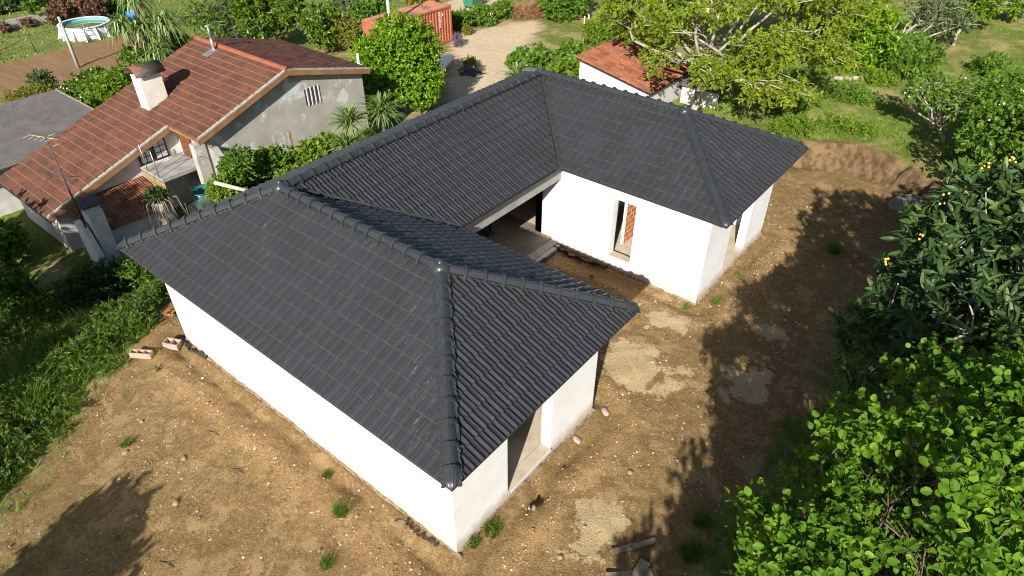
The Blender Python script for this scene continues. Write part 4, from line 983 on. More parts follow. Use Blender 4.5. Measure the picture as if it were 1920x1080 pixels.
plant('walnut_tree', 'second pale-limbed walnut tree rising behind the large one', 'tree', (5.8,30.5,.9), blob_lobes((5.6,31.0,4.6), (3.8,3.0,2.0), 12, gw, .6, .42), L_WAL, (.18,.09), 'diamond', 1900, 11, .4, .13, BARKP, 202, nb_=3, bendy=.16, twig=.01, shell=.4)
shrub('orange_tree', 'bright orange tree with hanging fruit right of the walnut crown', (8.6,30.3,2.9), 1.85, L_ORANGE, (.19,.10), 900, 203, hz=1.8, k=9, fruit=(ORANGEF,.06,8), trunk=.1, stems=1, cat='tree', nl=9)
plant('gnarled_tree', 'leaning gnarled tree with many bare grey twigs at the top right', 'tree', (9.2,32.8,1.3), blob_lobes((11.0,35.4,3.2), (1.9,1.6,1.1), 9, gw, .7, .5), L_OLIVE, (.16,.09), 'diamond', 420, 7, .3, .10, BARKP, 204, nb_=6, bendy=.2, twig=.008, fruit=(ORANGEF,.08,4))
plant('fruit_tree', 'twin-trunked fruit tree at the top right before the sunlit grass', 'tree', (11.6,37.2,1.5), blob_lobes((12.1,38.3,3.5), (1.7,1.5,1.1), 7, gw, .7, .5), L_VINE, (.2,.11), 'diamond', 480, 8, .3, .09, BARKP, 205, nb_=5, stems=2, fruit=(ORANGEF,.08,3))
shrub('orange_tree', 'bright crown of an orange tree cut by the top right corner', (13.4,42.6,3.3), 1.7, L_ORANGE, (.22,.12), 420, 206, hz=1.2, k=8, stems=1, trunk=.1, cat='tree')
shrub('evergreen_shrub', 'dense dark evergreen shrub at the head of the shaded lawn', (10.7,31.7,2.0), 1.75, L_SHRUB, (.14,.07), 1200, 207, hz=1.05, k=8)
shrub('yellow_weed_bush', 'yellow-green low bush left of the dark evergreen shrub', (8.7,30.4,1.6), .85, L_VINE, (.16,.08), 260, 208, hz=.5, k=7)
shrub('sage_bush', 'flowering low bush under the walnut beside the north roof hip', (7.0,19.8,.9), .95, L_SHRUB, (.12,.06), 360, 209, hz=.5, k=7, fruit=(WHITEPL,.03,40))
shrub('sage_bush', 'bright green low bush right of the north roof corner', (9.2,22.0,1.2), 1.0, L_VINE, (.12,.05), 380, 210, hz=.5, k=7)
shrub('sage_bush', 'weedy bush under the right side of the walnut crown', (8.0,24.5,1.3), 1.2, L_SHRUB, (.13,.07), 380, 211, hz=.6, k=7)
shrub('rough_weeds', 'rough weeds on the bank edge behind the north roof corner', (10.6,23.6,1.15), 1.1, L_VINE, (.13,.05), 300, 221, hz=.35, k=7)
shrub('rough_weeds', 'rough weeds right of the walnut shadow on the lawn', (9.6,27.0,1.3), 1.2, L_SHRUB, (.14,.06), 320, 222, hz=.4, k=7)
shrub('rough_weeds', 'bright weeds beside the cut logs', (10.0,29.6,1.4), .9, L_VINE, (.14,.06), 260, 223, hz=.45, k=7)
shrub('rough_weeds', 'tall shaded weeds at the foot of the pear tree', (14.6,23.0,1.2), .9, L_SHRUB, (.16,.04), 300, 224, hz=.6, k=7)
shrub('rough_weeds', 'rough weeds under the walnut just behind the north ridge', (5.6,19.9,.8), 1.1, L_SHRUB, (.13,.06), 340, 225, hz=.5, k=7)
shrub('scrub_bush', 'scrubby bush on the sunlit grass in the far right corner', (13.8,33.5,1.7), 1.0, L_SHRUB, (.15,.07), 380, 226, hz=.6, k=7)
shrub('scrub_bush', 'leafy scrub growing behind the apple trees at the right edge', (15.6,28.6,1.9), 1.5, L_SHRUB, (.15,.08), 700, 227, hz=1.1, k=7)
shrub('scrub_bush', 'low scrub between the orange tree and the evergreen shrub', (7.4,32.6,1.6), 1.3, L_SHRUB, (.16,.08), 480, 228, hz=.8, k=7)
shrub('scrub_bush', 'dense scrub under the second walnut at the top edge', (3.4,29.6,1.2), 1.6, L_SHRUB, (.17,.09), 560, 229, hz=.9, k=7)
# white-twigged pear and the shaded bushes at the right edge
plant('pear_tree', 'small pear tree with whitish lichened twigs over the shaded lawn', 'tree', (14.0,24.6,1.05), blob_lobes((13.2,24.3,3.1), (1.35,1.1,.85), 9, gw, .7, .5), L_SHRUB, (.12,.07), 'oval', 300, 7, .25, .08, BARKP, 212, nb_=6, bendy=.2, twig=.006, fruit=(WHITEPL,.03,16))
shrub('apple_tree', 'shaded blossoming apple tree at the right edge, behind the others', (15.8,24.0,2.9), 2.0, L_SHRUB, (.13,.08), 1300, 213, hz=1.8, k=7, fruit=(WHITEPL,.03,50), stems=1, trunk=.1, cat='tree', nl=9)
shrub('apple_tree', 'shaded leafy apple tree at the right edge above the loquat', (16.0,19.9,3.3), 1.9, L_SHRUB, (.12,.08), 1300, 214, hz=1.7, k=7, stems=1, trunk=.09, cat='tree', shape='oval', fruit=(WHITEPL,.03,14))
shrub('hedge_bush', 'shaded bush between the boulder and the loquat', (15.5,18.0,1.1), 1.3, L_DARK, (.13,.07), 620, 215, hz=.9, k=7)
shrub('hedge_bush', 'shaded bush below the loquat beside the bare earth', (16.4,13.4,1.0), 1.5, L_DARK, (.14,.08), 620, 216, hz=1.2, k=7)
# loquat: whorls of long leathery leaves
gl_ = np.random.default_rng(300)
lq = [(16.3,8.2,4.6,1.4,1.3,1.2),(15.9,7.2,4.6,.9,.9,.8),(15.6,8.6,5.4,.75,.8,.6),(15.9,9.4,5.9,.8,.8,.6),(16.8,9.6,6.0,1.0,1.0,.7),(17.4,8.2,5.6,1.3,1.2,.9),(16.6,6.6,5.0,1.1,1.0,.9),(15.5,6.6,4.0,.8,.8,.8),(16.9,11.0,5.0,1.3,1.2,1.0),(18.2,10.2,5.0,1.4,1.4,1.1),(16.0,9.8,3.6,1.1,1.1,1.0)]
lr = plant('loquat_tree', 'dark glossy loquat tree with clusters of orange fruit at the right', 'tree', (17.0,8.6,.3), lq, L_LOQ, (.24,.075), 'oval', 900, 11, .16, .10, BARKP, 301, nb_=4, up=.7, spread=1.0, droop=.22, shell=.2)
gq = np.random.default_rng(302)
FPq = np.array([(15.35,8.9,6.0),(15.75,9.6,6.5),(16.1,10.0,6.6),(15.3,8.1,5.6),(15.6,8.4,5.75),(15.0,7.7,5.1),(16.9,9.2,6.7)])
fb = MB(); fb.lathe((0,0,0), [(0,-.024),(.017,-.017),(.024,0),(.017,.017),(0,.024)], 8); fme = fb.build('fruit', LOQF); fsrc = fme; firstf = True
for p in FPq:
    for j in range(4):
        o = fsrc if firstf else fsrc.copy()
        if not firstf: C.objects.link(o)
        firstf = False; o.parent = lr; q = p + gq.normal(0,.045,3) - np.array([17.0,8.6,.3]); o.location = tuple(q); 
# hazel: near, large soft leaves
hz_ = [(16.3,1.0,6.5,.85,.8,.7),(17.0,1.9,6.6,.95,.9,.75),(15.75,1.55,5.6,.8,.8,.75),(16.5,2.9,5.9,1.0,.9,.8),(17.6,3.1,6.4,1.1,1.0,.8),(15.45,.75,5.0,.7,.7,.8),(16.0,.1,5.4,.9,.8,.9),(16.9,.6,6.9,.8,.8,.6),
       (17.9,1.5,6.8,1.0,1.0,.8),(17.3,4.0,5.4,1.1,1.0,.9),(16.2,2.6,4.4,1.2,1.2,1.1),(17.8,2.6,4.4,1.6,1.6,1.5),(15.9,1.2,3.6,1.1,1.1,1.1),(18.6,4.2,5.6,1.2,1.2,1.0),(17.0,2.2,2.4,1.7,1.7,1.4),(16.6,-1.2,5.2,1.1,1.0,1.0),(17.6,-.4,6.0,1.2,1.1,1.0)]
gh = np.random.default_rng(309); hz2 = []
for (a_, b_, c_, ra, rb, rc) in hz_:
    a_, b_, c_ = a_+.30, b_+.30, c_+.22
    if c_ < 5: hz2.append((a_, b_, c_, ra*.8, rb*.8, rc*.8))
    for q in range(5):
        d = unit(gh.normal(size=(1,3)))[0]; d[2] = abs(d[2])*.8-.15; f = .34+.2*gh.random()
        hz2.append((a_+d[0]*ra*.75, b_+d[1]*rb*.75, c_+d[2]*rc*.75, ra*f, rb*f, rc*f*.85))
hz_ = hz2
plant('hazel_tree', 'near hazel tree with big soft light green leaves filling the bottom right', 'tree', (17.3,2.0,.3), hz_, L_HAZEL, (.080,.066), 'oval', 5000, 11, .40, .035, BARK, 310, stems=6, nb_=2, spread=.95, up=.7, droop=.15, shell=.30, fork=.35, twig=.005)
# trees outside the frame whose shade falls across the lot
shrub('boundary_tree', 'tall hedgerow tree outside the right edge of the view', (19.3,-6.6,4.6), 2.5, L_HAZEL, (.2,.14), 2400, 320, hz=2.8, k=8, stems=1, trunk=.12, cat='tree', nl=9)
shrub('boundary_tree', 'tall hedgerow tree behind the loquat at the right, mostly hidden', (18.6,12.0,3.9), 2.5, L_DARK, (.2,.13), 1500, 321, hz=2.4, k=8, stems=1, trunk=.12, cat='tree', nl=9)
shrub('garden_tree', 'tree outside the lower left whose shadow falls on the earth', (7.4,-10.3,2.9), 1.4, L_SHRUB, (.2,.12), 800, 322, hz=1.8, k=8, stems=1, trunk=.1, cat='tree', nl=8)
shrub('garden_tree', 'broad tree outside the left whose shade covers the weeds', (-.2,-10.5,3.4), 2.7, L_SHRUB, (.24,.15), 1300, 323, hz=2.2, k=8, stems=1, trunk=.13, cat='tree', nl=10)
shrub('garden_tree', 'broad tree further out to the left whose shade covers the slope', (-4.6,-8.9,4.6), 2.3, L_SHRUB, (.24,.15), 1700, 324, hz=3.3, k=8, stems=1, trunk=.13, cat='tree', nl=10)

shrub('garden_tree', 'tree outside the far left that dapples the old house corner', (-10.2,-6.6,1.9), 2.6, L_SHRUB, (.22,.14), 1200, 325, hz=2.3, k=8, stems=1, trunk=.13, cat='tree', nl=10)
shrub('boundary_tree', 'dense hedgerow tree behind the near hazel, mostly hidden', (19.6,2.6,4.6), 2.4, L_HAZEL, (.2,.14), 1700, 326, hz=2.6, k=8, stems=1, trunk=.12, cat='tree', nl=9)

shrub('boundary_tree', 'dense hedgerow tree just below the bottom right corner of the view', (18.4,-3.0,4.8), 1.8, L_HAZEL, (.18,.13), 2000, 327, hz=2.4, k=8, stems=1, trunk=.1, cat='tree', nl=9)

# yuccas and cordylines
def palm(name, label, base, heads, L, W, n, seed, droop=.45, thatch=True, trunk=.09):
    g = np.random.default_rng(seed); root = empty(name, base, label, 'palm'); B = Vector(base)
    for (hx, hy, hz2, sc) in heads:
        p = Vector((hx, hy, hz2))-B; mb = MB(); limb(mb, (0,0,-.1), tuple(p), trunk, trunk*.7, g, .05, 5, 7); mb.build('trunk', BARK, None).parent = root
        rosette(root, tuple(p), n, L*sc, W, L_YUC, g, .35, droop, 'leaf_rosette')
        if thatch: rosette(root, tuple(p-Vector((0,0,.15))), n//4, L*sc*.7, W, L_THATCH, g, -.6, 1.0, 'dead_leaves')
    return root
palm('yucca', 'spiky yucca rosette below the gable wall, left of the pair', (-6.9,12.3,float(gz(-6.9,12.3))), [(-7.0,12.6,.25,1.0),(-6.3,11.7,-.35,.8)], 1.15, .07, 150, 331, .35, False)
palm('yucca', 'spiky yucca rosette below the gable wall, right of the pair', (-6.3,13.7,float(gz(-6.3,13.7))), [(-6.6,14.1,.35,1.05)], 1.2, .075, 170, 332, .35, False)
palm('yucca', 'small spiky yucca just behind the left end of the dark ridge', (-7.9,25.6,float(gz(-7.9,25.6))), [(-7.9,25.6,-1.4,1.0)], 1.3, .09, 90, 333, .35, False)
palm('cordyline', 'tall cordyline clump with several drooping heads behind the old roof', (-25,12.2,-3.1), [(-26,12.1,1.2,1.0),(-25.6,13.0,.8,1.1),(-25.2,14.1,1.0,1.15),(-24.4,13.0,-.3,1.1),(-27.0,13.6,2.1,.9)], 1.35, .10, 110, 334, .75, True, .11)

# ------------------------------------------------------------------ grass, weeds, pebbles (uncountable)
gg = np.random.default_rng(400)
def scatter(n, x0, x1, y0, y1, dens):
    x = gg.uniform(x0, x1, n); y = gg.uniform(y0, y1, n); d = dens(x, y); k = gg.random(n) < d
    hs = -inside(x, y, U_PLAN); k &= hs > .12; k &= np.hypot(x-.35, y+.2) > .75
    return x[k], y[k]
def d_left(x, y):
    e = np.interp(y, EDGEY, EDGEX); n = (vn(x, y, 1.6, 11)-.5)*.9 + (vn(x, y, 5, 12)-.5)*.4
    return np.maximum(ss(-.1, .7, e-x+n), .22*ss(.66, .78, vn(x, y, 2.2, 34))*ss(-1.4, -.2, e-x))*(.35+.65*ss(.3, .55, vn(x, y, 1.1, 33)))
x, y = scatter(120000, -9.5, 2.8, -6.5, 3.2, d_left)
blades('grass', 'tall lush grass and weeds on the slope left of the white house', 'grass', x, y, .14+.34*vn(x, y, .8, 41)*vn(x, y, 2.5, 42)*1.6, .020, L_GRASS, gg, .9)
x, y = scatter(26000, -9.0, 2.4, -6.5, 3.0, lambda x, y: d_left(x, y)*(.25+.75*ss(.40, .58, vn(x, y, .7, 44))))
z = gz(x, y); P = np.stack([x, y, z+gg.random(len(x))*(.15+.55*vn(x, y, .9, 45))], 1); O = unit(np.stack([gg.normal(0,.5,len(x)), gg.normal(0,.5,len(x)), np.ones(len(x))], 1))
me = clump_leaves(P, O, 5, .12, gg, .11, .05, 'diamond', .8, 1.1, .25, name='weeds')
tag(link('weeds', me, L_WEED), 'broad-leaved weeds and ferns among the grass at the left', 'weeds', kind='stuff')
x, y = scatter(30000, -9.5, -1.3, 3.0, 18, lambda x, y: np.where(x < -9.0, 0, .8))
blades('grass', 'rough grass on the slope between the two houses', 'grass', x, y, .25, .03, L_GRASS, gg)
x, y = scatter(170000, 3, 20, 19.5, 44, lambda x, y: ss(.3, .7, polyd(x, y, BANK))*(.08+.92*ss(.35, .6, vn(x, y, .7, 51)*.6+vn(x, y, 2.3, 54)*.4))*np.where(y < 31, 1, .7))
blades('grass', 'sunlit rough grass on the raised ground behind the house at right', 'grass', x, y, .07+.14*vn(x, y, .45, 52)**2, .022, L_LAWN, gg, .9)
x, y = scatter(40000, 13.4, 19, -3, 20.5, lambda x, y: ss(-.1, .7, x-np.interp(y, REY, REX)+(vn(x, y, 2, 13)-.5)*.8))
blades('grass', 'shaded grass along the foot of the hedge trees at right', 'grass', x, y, .22+.1*vn(x, y, .8, 53), .02, L_GRASS, gg)
x, y = scatter(60000, 0, 7, -6.3, -1, lambda x, y: .6*ss(.48, .72, vn(x, y, 1.7, 61)*.5+vn(x, y, 5.5, 62)*.5)*ss(.0, 1.6, 3.4-np.hypot(x-3.0, y+4.6)))
blades('grass', 'thin sprouting grass on the bare earth at the bottom left', 'grass', x, y, .055, .013, L_LAWN, gg, .9)
x, y = scatter(60000, -24, -2, 18, 50, lambda x, y: np.where((inside(x, y, GRAV) < -.1) & (inside(x, y, LANE) < -.1), .55, 0)*(.3+.7*vn(x, y, .5, 63))*ss(.2, -.2, polyd(x, y, BANK)))
blades('grass', 'green verge grass around the gravel drive', 'grass', x, y, .3, .05, L_GRASS, gg)
x, y = scatter(26000, -64, -30, 2, 32, lambda x, y: np.where(inside(x, y, FIELD) < -.1, .8, 0)*(.2+.8*vn(x, y, .4, 64)))
blades('grass', 'distant mown lawn and rough grass around the pool', 'grass', x, y, .16, .10, L_GRASSD, gg)
# dead leaves and litter of the courtyard, pebbles
ICO = np.array([(0,0,1),(.89,0,.45),(.28,.85,.45),(-.72,.53,.45),(-.72,-.53,.45),(.28,-.85,.45),(.72,.53,-.3),(-.28,.85,-.3),(-.89,0,-.3),(-.28,-.85,-.3),(.72,-.53,-.3)])
ICF = np.array([(0,1,2),(0,2,3),(0,3,4),(0,4,5),(0,5,1),(1,6,2),(2,7,3),(3,8,4),(4,9,5),(5,10,1),(6,7,2),(7,8,3),(8,9,4),(9,10,5),(10,6,1)])
def pebbles(name, label, x, y, size, mat):
    n = len(x); s = size[:,None,None]*(.6+.7*gg.random((n,1,3)))*np.array([[[1,1,.7]]]); a = gg.random(n)*6.28
    V = ICO[None]*(1+gg.normal(0,.14,(n,11,1)))*s; ca, sa = np.cos(a)[:,None], np.sin(a)[:,None]
    X = V[:,:,0]*ca-V[:,:,1]*sa; Y = V[:,:,0]*sa+V[:,:,1]*ca
    V = np.stack([X+x[:,None], Y+y[:,None], V[:,:,2]+(gz(x, y)+size*.25)[:,None]], -1).reshape(-1,3)
    F = (np.arange(n)[:,None,None]*11+ICF[None]).reshape(-1,3)
    return tag(link(name, np_mesh(name, V, F, rnd=np.repeat(gg.random(n), len(ICF)), smooth=False), mat), label, 'pebbles', kind='stuff')
PEB = M('pebble', (.50,.42,.31), (.26,.18,.10), 3, .95, var=.6)
def d_dirt(x, y):
    d = -inside(x, y, U_PLAN); e = np.interp(y, EDGEY, EDGEX); r = np.interp(y, REY, REX)
    return np.where((x > e-.2) & (x < r+.4) & (polyd(x, y, BANK) < .1), 1, 0)*(.12+.4*ss(.45, .7, vn(x, y, .9, 71))+.7*np.exp(-((d-.95)/.3)**2))
x, y = scatter(70000, -1.5, 15.5, -5.6, 21, d_dirt)
pebbles('pebbles', 'small pebbles and clods strewn over the bare earth', x, y, .006+.022*gg.random(len(x))**4, PEB)
x, y = scatter(22000, -1, 12.5, -1.2, 17, lambda x, y: np.exp(-((-inside(x, y, U_PLAN)-1.0)/.20)**2)*(.25+.75*vn(x, y, 1.3, 72)))
pebbles('clods', 'loose spoil clods in a low ridge round the house walls', x, y, .008+.030*gg.random(len(x))**3, M('spoil_clod', (.46,.31,.17), (.28,.17,.085), 5, .95, var=.4))
x, y = scatter(1800, 5.7, 9.5, 6.2, 10.6, lambda x, y: ss(.4, .6, vn(x, y, 1.5, 73)))
P = np.stack([x, y, gz(x, y)+.012], 1); D = unit(np.stack([gg.normal(size=len(x)), gg.normal(size=len(x)), gg.normal(size=len(x))*.15], 1)); N = unit(np.stack([gg.normal(0,.3,len(x)), gg.normal(0,.3,len(x)), np.ones(len(x))], 1))
tag(link('leaf_litter', leaf_mesh('leaf_litter', P, D, N, .03+.05*gg.random(len(x)), .02+.03*gg.random(len(x)), gg.random(len(x)), 'diamond'), leafmat('dead_leaf', (.16,.07,.03), (.30,.14,.07), (.42,.24,.13), .1, .8)), 'reddish dry leaf litter on the courtyard earth', 'leaf litter', kind='stuff')

# ------------------------------------------------------------------ single stones, tufts, debris
def stone(x, y, r, label, seed, mat=STONE, group=None, cat='stone', flat=.7, name='stone'):
    g = np.random.default_rng(seed); bm = bmesh.new(); bmesh.ops.create_icosphere(bm, subdivisions=2, radius=1)
    sx, sy = r*(.8+.5*g.random()), r*(.7+.4*g.random()); ax = [unit(g.normal(size=(1,3)))[0] for _ in range(7)]
    for v in bm.verts:
        p = np.array(v.co); k = 1+.16*sum(math.sin((2.2+.5*i)*float(p@a)+i*1.7) for i, a in enumerate(ax))/2.2; v.co = Vector((p[0]*sx*k, p[1]*sy*k, p[2]*r*flat*k))
    me = bpy.data.meshes.new(name); bm.to_mesh(me); bm.free()
    for p in me.polygons: p.use_smooth = False if r > .2 else True
    o = link(name, me, mat); o.location = (x, y, float(gz(x, y))+r*flat*.25); o.rotation_euler = (0, 0, g.random()*6); return tag(o, label, cat, group)
SL = [((12.18,4.34),.10,'rounded pale stone casting a shadow on the open earth right of the door'),((11.07,2.30),.085,'round tan stone close to the right-hand door sill'),((12.85,5.24),.075,'pale stone near the tree shadow edge'),
      ((8.43,.12),.06,'small tan stone in front of the long wall'),((3.17,-.42),.09,'flat tan stone on the earth left of the wall'),((4.2,-1.65),.10,'pale stone in the middle of the left earth patch'),
      ((-.06,-.39),.07,'small stone beside the pinkish block'),((2.35,-1.69),.09,'stone near the grass edge at left'),((2.95,-2.37),.10,'larger stone by the grass tuft at left'),((5.15,-2.37),.12,'flat embedded stone right of the lower left shadow'),
      ((9.31,9.7),.10,'whitish stone at the mouth of the courtyard'),((10.0,8.9),.16,'flat pale stone slab before the courtyard'),((10.82,10.44),.07,'small white stone near the north wing corner'),
      ((13.6,6.26),.08,'shaded grey stone under the trees, uppermost'),((13.67,4.76),.09,'shaded grey stone under the trees, lowest'),((13.52,5.08),.07,'shaded grey stone under the trees, middle'),
      ((12.14,1.73),.09,'brown stone below the whitish sand patch'),((12.14,2.6),.07,'small brown stone on the whitish sand patch'),((8.37,-1.14),.07,'tan stone at the bottom edge, left of the grass tuft'),((6.7,-.68),.07,'tan stone near the dusty streak'),
      ((12.9,18.4),.15,'rounded stone in the shade below the bank'),((12.6,17.4),.12,'second rounded stone in the shade below the bank'),((11.3,14.6),.08,'white stone by the north end wall'),((12.7,13.4),.10,'pale stone near the single shaded grass tuft')]
for i, ((x, y), r, lb) in enumerate(SL): stone(x, y, r*.62, lb, 500+i, group='stones lying on the bare earth', mat=GRANITE if 'grey' in lb else STONE)
stone(13.9,20.3,.62,'big grey boulder at the foot of the shaded bank',540,GRANITE,cat='boulder',flat=.8,name='boulder')
stone(10.75,5.6,.12,'pinkish broken masonry lump at the wall corner',541,BLOCK,cat='rubble',flat=.6,name='masonry_lump')
stone(10.72,4.4,.09,'broken block against the right-hand wall',542,BLOCK,cat='rubble',flat=.7,name='masonry_lump')
TF = [((8.0,-.31),.20,'grass tuft at the bottom centre left of the near corner'),((8.7,-1.25),.15,'small grass tuft cut by the bottom edge'),((12.8,16.1),.30,'lone green grass tuft on the shaded earth at right'),((11.0,11.25),.16,'grass tuft at the foot of the north end wall'),
      ((2.7,-2.24),.15,'bright grass tuft on the left earth patch'),((10.9,12.9),.10,'tiny grass tuft beside the north end opening'),((10.72,1.35),.20,'grass tuft against the right-hand wall near the front corner'),((10.62,.9),.14,'grass tuft at the front corner of the white wall'),
      ((7.5,9.9),.10,'tiny green tuft in the courtyard'),((6.97,.15),.12,'thin grass tuft beside the drainage ridge'),((10.4,10.5),.12,'weeds at the foot of the north wing corner'),((14.1,3.4),.28,'sunlit grass clump by the planks'),((13.95,4.2),.24,'sunlit grass clump above the plank clump'),((14.3,2.4),.3,'bright grass clump at the bottom edge left of the hazel')]
for i, ((x, y), r, lb) in enumerate(TF):
    n = int(260*r/.2); a = gg.random(n)*6.28; q = r*np.sqrt(gg.random(n))*.8
    o = blades('grass_tuft', lb, 'grass tuft', x+np.cos(a)*q, y+np.sin(a)*q, r*1.0, .012, L_GRASS, gg, .8, kind=None); tag(o, lb, 'grass tuft', 'grass tufts on the bare earth')
def hollow(name, loc, rz, L, W, H, holes, mat, label, cat):
    mb = MB(); t = .022; mb.box(-L/2,L/2,-W/2,-W/2+t,0,H); mb.box(-L/2,L/2,W/2-t,W/2,0,H); mb.box(-L/2,L/2,-W/2+t,W/2-t,0,.015)
    step = L/holes
    for k in range(holes+1):
        x0 = -L/2+k*(L-t)/holes; mb.box(x0,x0+t,-W/2+t+.001,W/2-t-.001,.016,H-.002)
    o = mb.build(name, mat); o.location = (*loc, float(gz(*loc))+.05); o.rotation_euler = (0,.06,rz); tag(o, label, cat); return o
hollow('hollow_block', (.42,.18), .5, .42,.24,.19,2, BLOCK, 'pinkish hollow block near the left end of the long wall', 'block')
hollow('hollow_block', (.28,-.58), .65, .55,.17,.17,3, BLOCK, 'longer pinkish hollow block lying on the grass edge', 'block')
br = MB(); br.box(-.15,.15,-.10,.10,0,.11); o = br.build('orange_brick', BRICK); o.location = (-.85,.80,float(gz(-.85,.8))); o.rotation_euler = (0,0,.5); tag(o, 'orange hollow brick in the grass by the left wall corner', 'brick')
for k in range(3):
    mb = MB(); mb.box(.151,.153,-.085+k*.06,-.04+k*.06,.03,.08); mb.build('brick_hole', DECK, o)
def plank(loc, rz, L, W, H, label, tilt=0, dz=0):
    mb = MB(); mb.box(-L/2,L/2,-W/2,W/2,0,H); o = mb.build('plank', WOODF); o.location = (*loc, float(gz(*loc))+.01+dz); o.rotation_euler = (0,tilt,rz); tag(o, label, 'plank', 'planks at the bottom edge')
plank((13.15,2.85), .95, .95,.10,.055, 'narrow weathered plank lying by the shadow edge at the bottom')
plank((13.52,2.30), 1.62, .75,.20,.03, 'short wide board on top of the bottom edge plank pile', 0, .05)
plank((13.42,2.22), .75, .9,.22,.03, 'wide board underneath, pointing left in the bottom plank pile')
plank((13.70,2.35), 2.0, .5,.2,.03, 'board end at the right of the bottom plank pile', 0, .025)
# broken pipe wrap / membrane along the courtyard wall base and debris
MEMB = M('black_dimpled_membrane', (.03,.035,.035), (.05,.055,.05), 20, .6, .6, 60)
def membrane(pts, label, hgt=.16):
    vs = []; g = np.random.default_rng(len(pts))
    for i in range(41):
        t = i/40*(len(pts)-1); k = min(int(t), len(pts)-2); f = t-k; x = pts[k][0]*(1-f)+pts[k+1][0]*f; y = pts[k][1]*(1-f)+pts[k+1][1]*f; z = float(gz(x, y))
        w = .03*math.sin(i*1.1)+.02*math.sin(i*2.7); vs += [(x,y,z-.05),(x+w*.5,y+w,z+hgt*(.7+.3*math.sin(i*.8))),(x+w*.5+.01,y+w-.012,z+hgt*(.7+.3*math.sin(i*.8)))]
    fs = [(3*i,3*i+3,3*i+4,3*i+1) for i in range(40)]+[(3*i+1,3*i+4,3*i+5,3*i+2) for i in range(40)]
    mb = MB(); mb.add(vs, fs); tag(mb.build('drainage_membrane', MEMB), label, 'membrane')
membrane([(5.1,10.62),(6.2,10.50),(7.6,10.62)], 'black drainage membrane sticking up along the courtyard wall base')
membrane([(5.80,6.6),(5.85,8.4),(5.80,10.3)], 'black drainage membrane along the porch step edge')
membrane([(.42,.45),(.9,.36),(1.6,.45)], 'black membrane scrap at the left end of the long wall')
membrane([(9.2,.38),(9.6,.33),(10.1,.40)], 'black membrane scrap near the front corner of the long wall', .10)
mb = MB(); mb.box(-.12,.12,-.025,.025,0,.05); o = mb.build('wood_offcut', WOODF); o.location = (9.1,.25,float(gz(9.1,.25))+.03); o.rotation_euler = (0,.3,1.2); tag(o, 'small wood offcut in the trench by the long wall', 'wood')
for i, (x, y, lb) in enumerate([(4.06,-.84,'thin forked twig on the left earth patch'),(5.4,-1.1,'short dark twig near the left centre'),(6.3,-3.2,'pale stick at the bottom left edge')]):
    mb = MB(); z = float(gz(x, y))+.02; mb.tube([(x-.15,y-.05,z),(x,y,z+.02),(x+.2,y+.04,z)], [.012,.012,.006], 5); mb.tube([(x,y,z+.02),(x+.1,y+.14,z+.03)], [.008,.004], 5); tag(mb.build('twig', BARK), lb, 'twig')

# ------------------------------------------------------------------ container, bin and yard things
ct = empty('shipping_container', (-18.0,30,-2.82), 'orange-red corrugated shipping container behind the orange tree', 'container'); bpy.context.view_layer.update()
CRED = M('faded_orange_container_paint', (.40,.13,.075), (.34,.105,.06), 1.5, .55, .1, 20, dirt=(.36,.10,.06), dsc=3)
CTOP = M('sun_bleached_container_roof', (.55,.25,.10), (.50,.20,.12), 1.2, .7, dirt=(.30,.12,.11), dsc=.7, dth=(.5,.56))
X0, X1, Y0, Y1, ZC0, ZC1 = -20.85, -18.75, 25.1, 31.6, -2.75, -.28
def corrug(a, b, fixed, axis, n, name):
    mb = MB(); vs = []; prof = [(0,0),(.3,0),(.42,-.045),(.88,-.045),(1,0)]
    for k in range(n):
        for (t, d) in prof:
            s = a+(b-a)*(k+t)/n
            p = (fixed+d, s) if axis == 'y' else (s, fixed-d)
            vs += [(p[0],p[1],ZC0+.12),(p[0],p[1],ZC1-.1)]
    m = len(vs)//2; mb.add(vs, [(2*i,2*i+2,2*i+3,2*i+1) for i in range(m-1)]); setp(mb.build(name, CRED), ct)
corrug(Y0+.12, Y1-.12, X1-.03, 'y', 22, 'side_panel'); corrug(X0+.12, X1-.12, Y0+.03, 'x', 8, 'end_panel')
mb = MB(); mb.box(X0+.02,X0+.05,Y0+.1,Y1-.1,ZC0,ZC1); setp(mb.build('side_panel', CRED), ct)
mb = MB(); mb.box(X0+.1,X1-.1,Y1-.05,Y1-.02,ZC0,ZC1); setp(mb.build('door', CRED), ct)
mb = MB(); mb.box(X0+.01,X1-.01,Y0+.01,Y1-.01,ZC1-.03,ZC1+.01); setp(mb.build('roof', CTOP), ct)
for x, y in ((X0,Y0),(X1-.14,Y0),(X0,Y1-.14),(X1-.14,Y1-.14)):
    mb = MB(); mb.box(x,x+.14,y,y+.14,ZC0-.02,ZC1+.03); setp(mb.build('corner_post', CRED), ct)
for (a) in ((X1-.12,X1-.002,Y0+.142,Y1-.142,ZC1-.12,ZC1+.0),(X1-.12,X1-.002,Y0+.142,Y1-.142,ZC0,ZC0+.14),(X0+.142,X1-.142,Y0+.002,Y0+.12,ZC1-.12,ZC1),(X0+.142,X1-.142,Y0+.002,Y0+.12,ZC0,ZC0+.14)):
    mb = MB(); mb.box(*a); setp(mb.build('rail', CRED), ct)
PAINTW = M('white_stencil_paint', (.72,.70,.66), None, rough=.7)
for k in range(7):
    mb = MB(); mb.box(X1-.028,X1-.024,30.35,30.5,-.62-k*.16,-.52-k*.16); setp(mb.build('marking', PAINTW), ct)
mb = MB(); mb.box(X1-.028,X1-.024,30.68,30.78,-.85,-.65); setp(mb.build('marking', PAINTW), ct)
wb = empty('wheeled_bin', (-24.6,40.3,-3.05), 'green four-wheeled rubbish container cut by the top edge', 'bin'); bpy.context.view_layer.update()
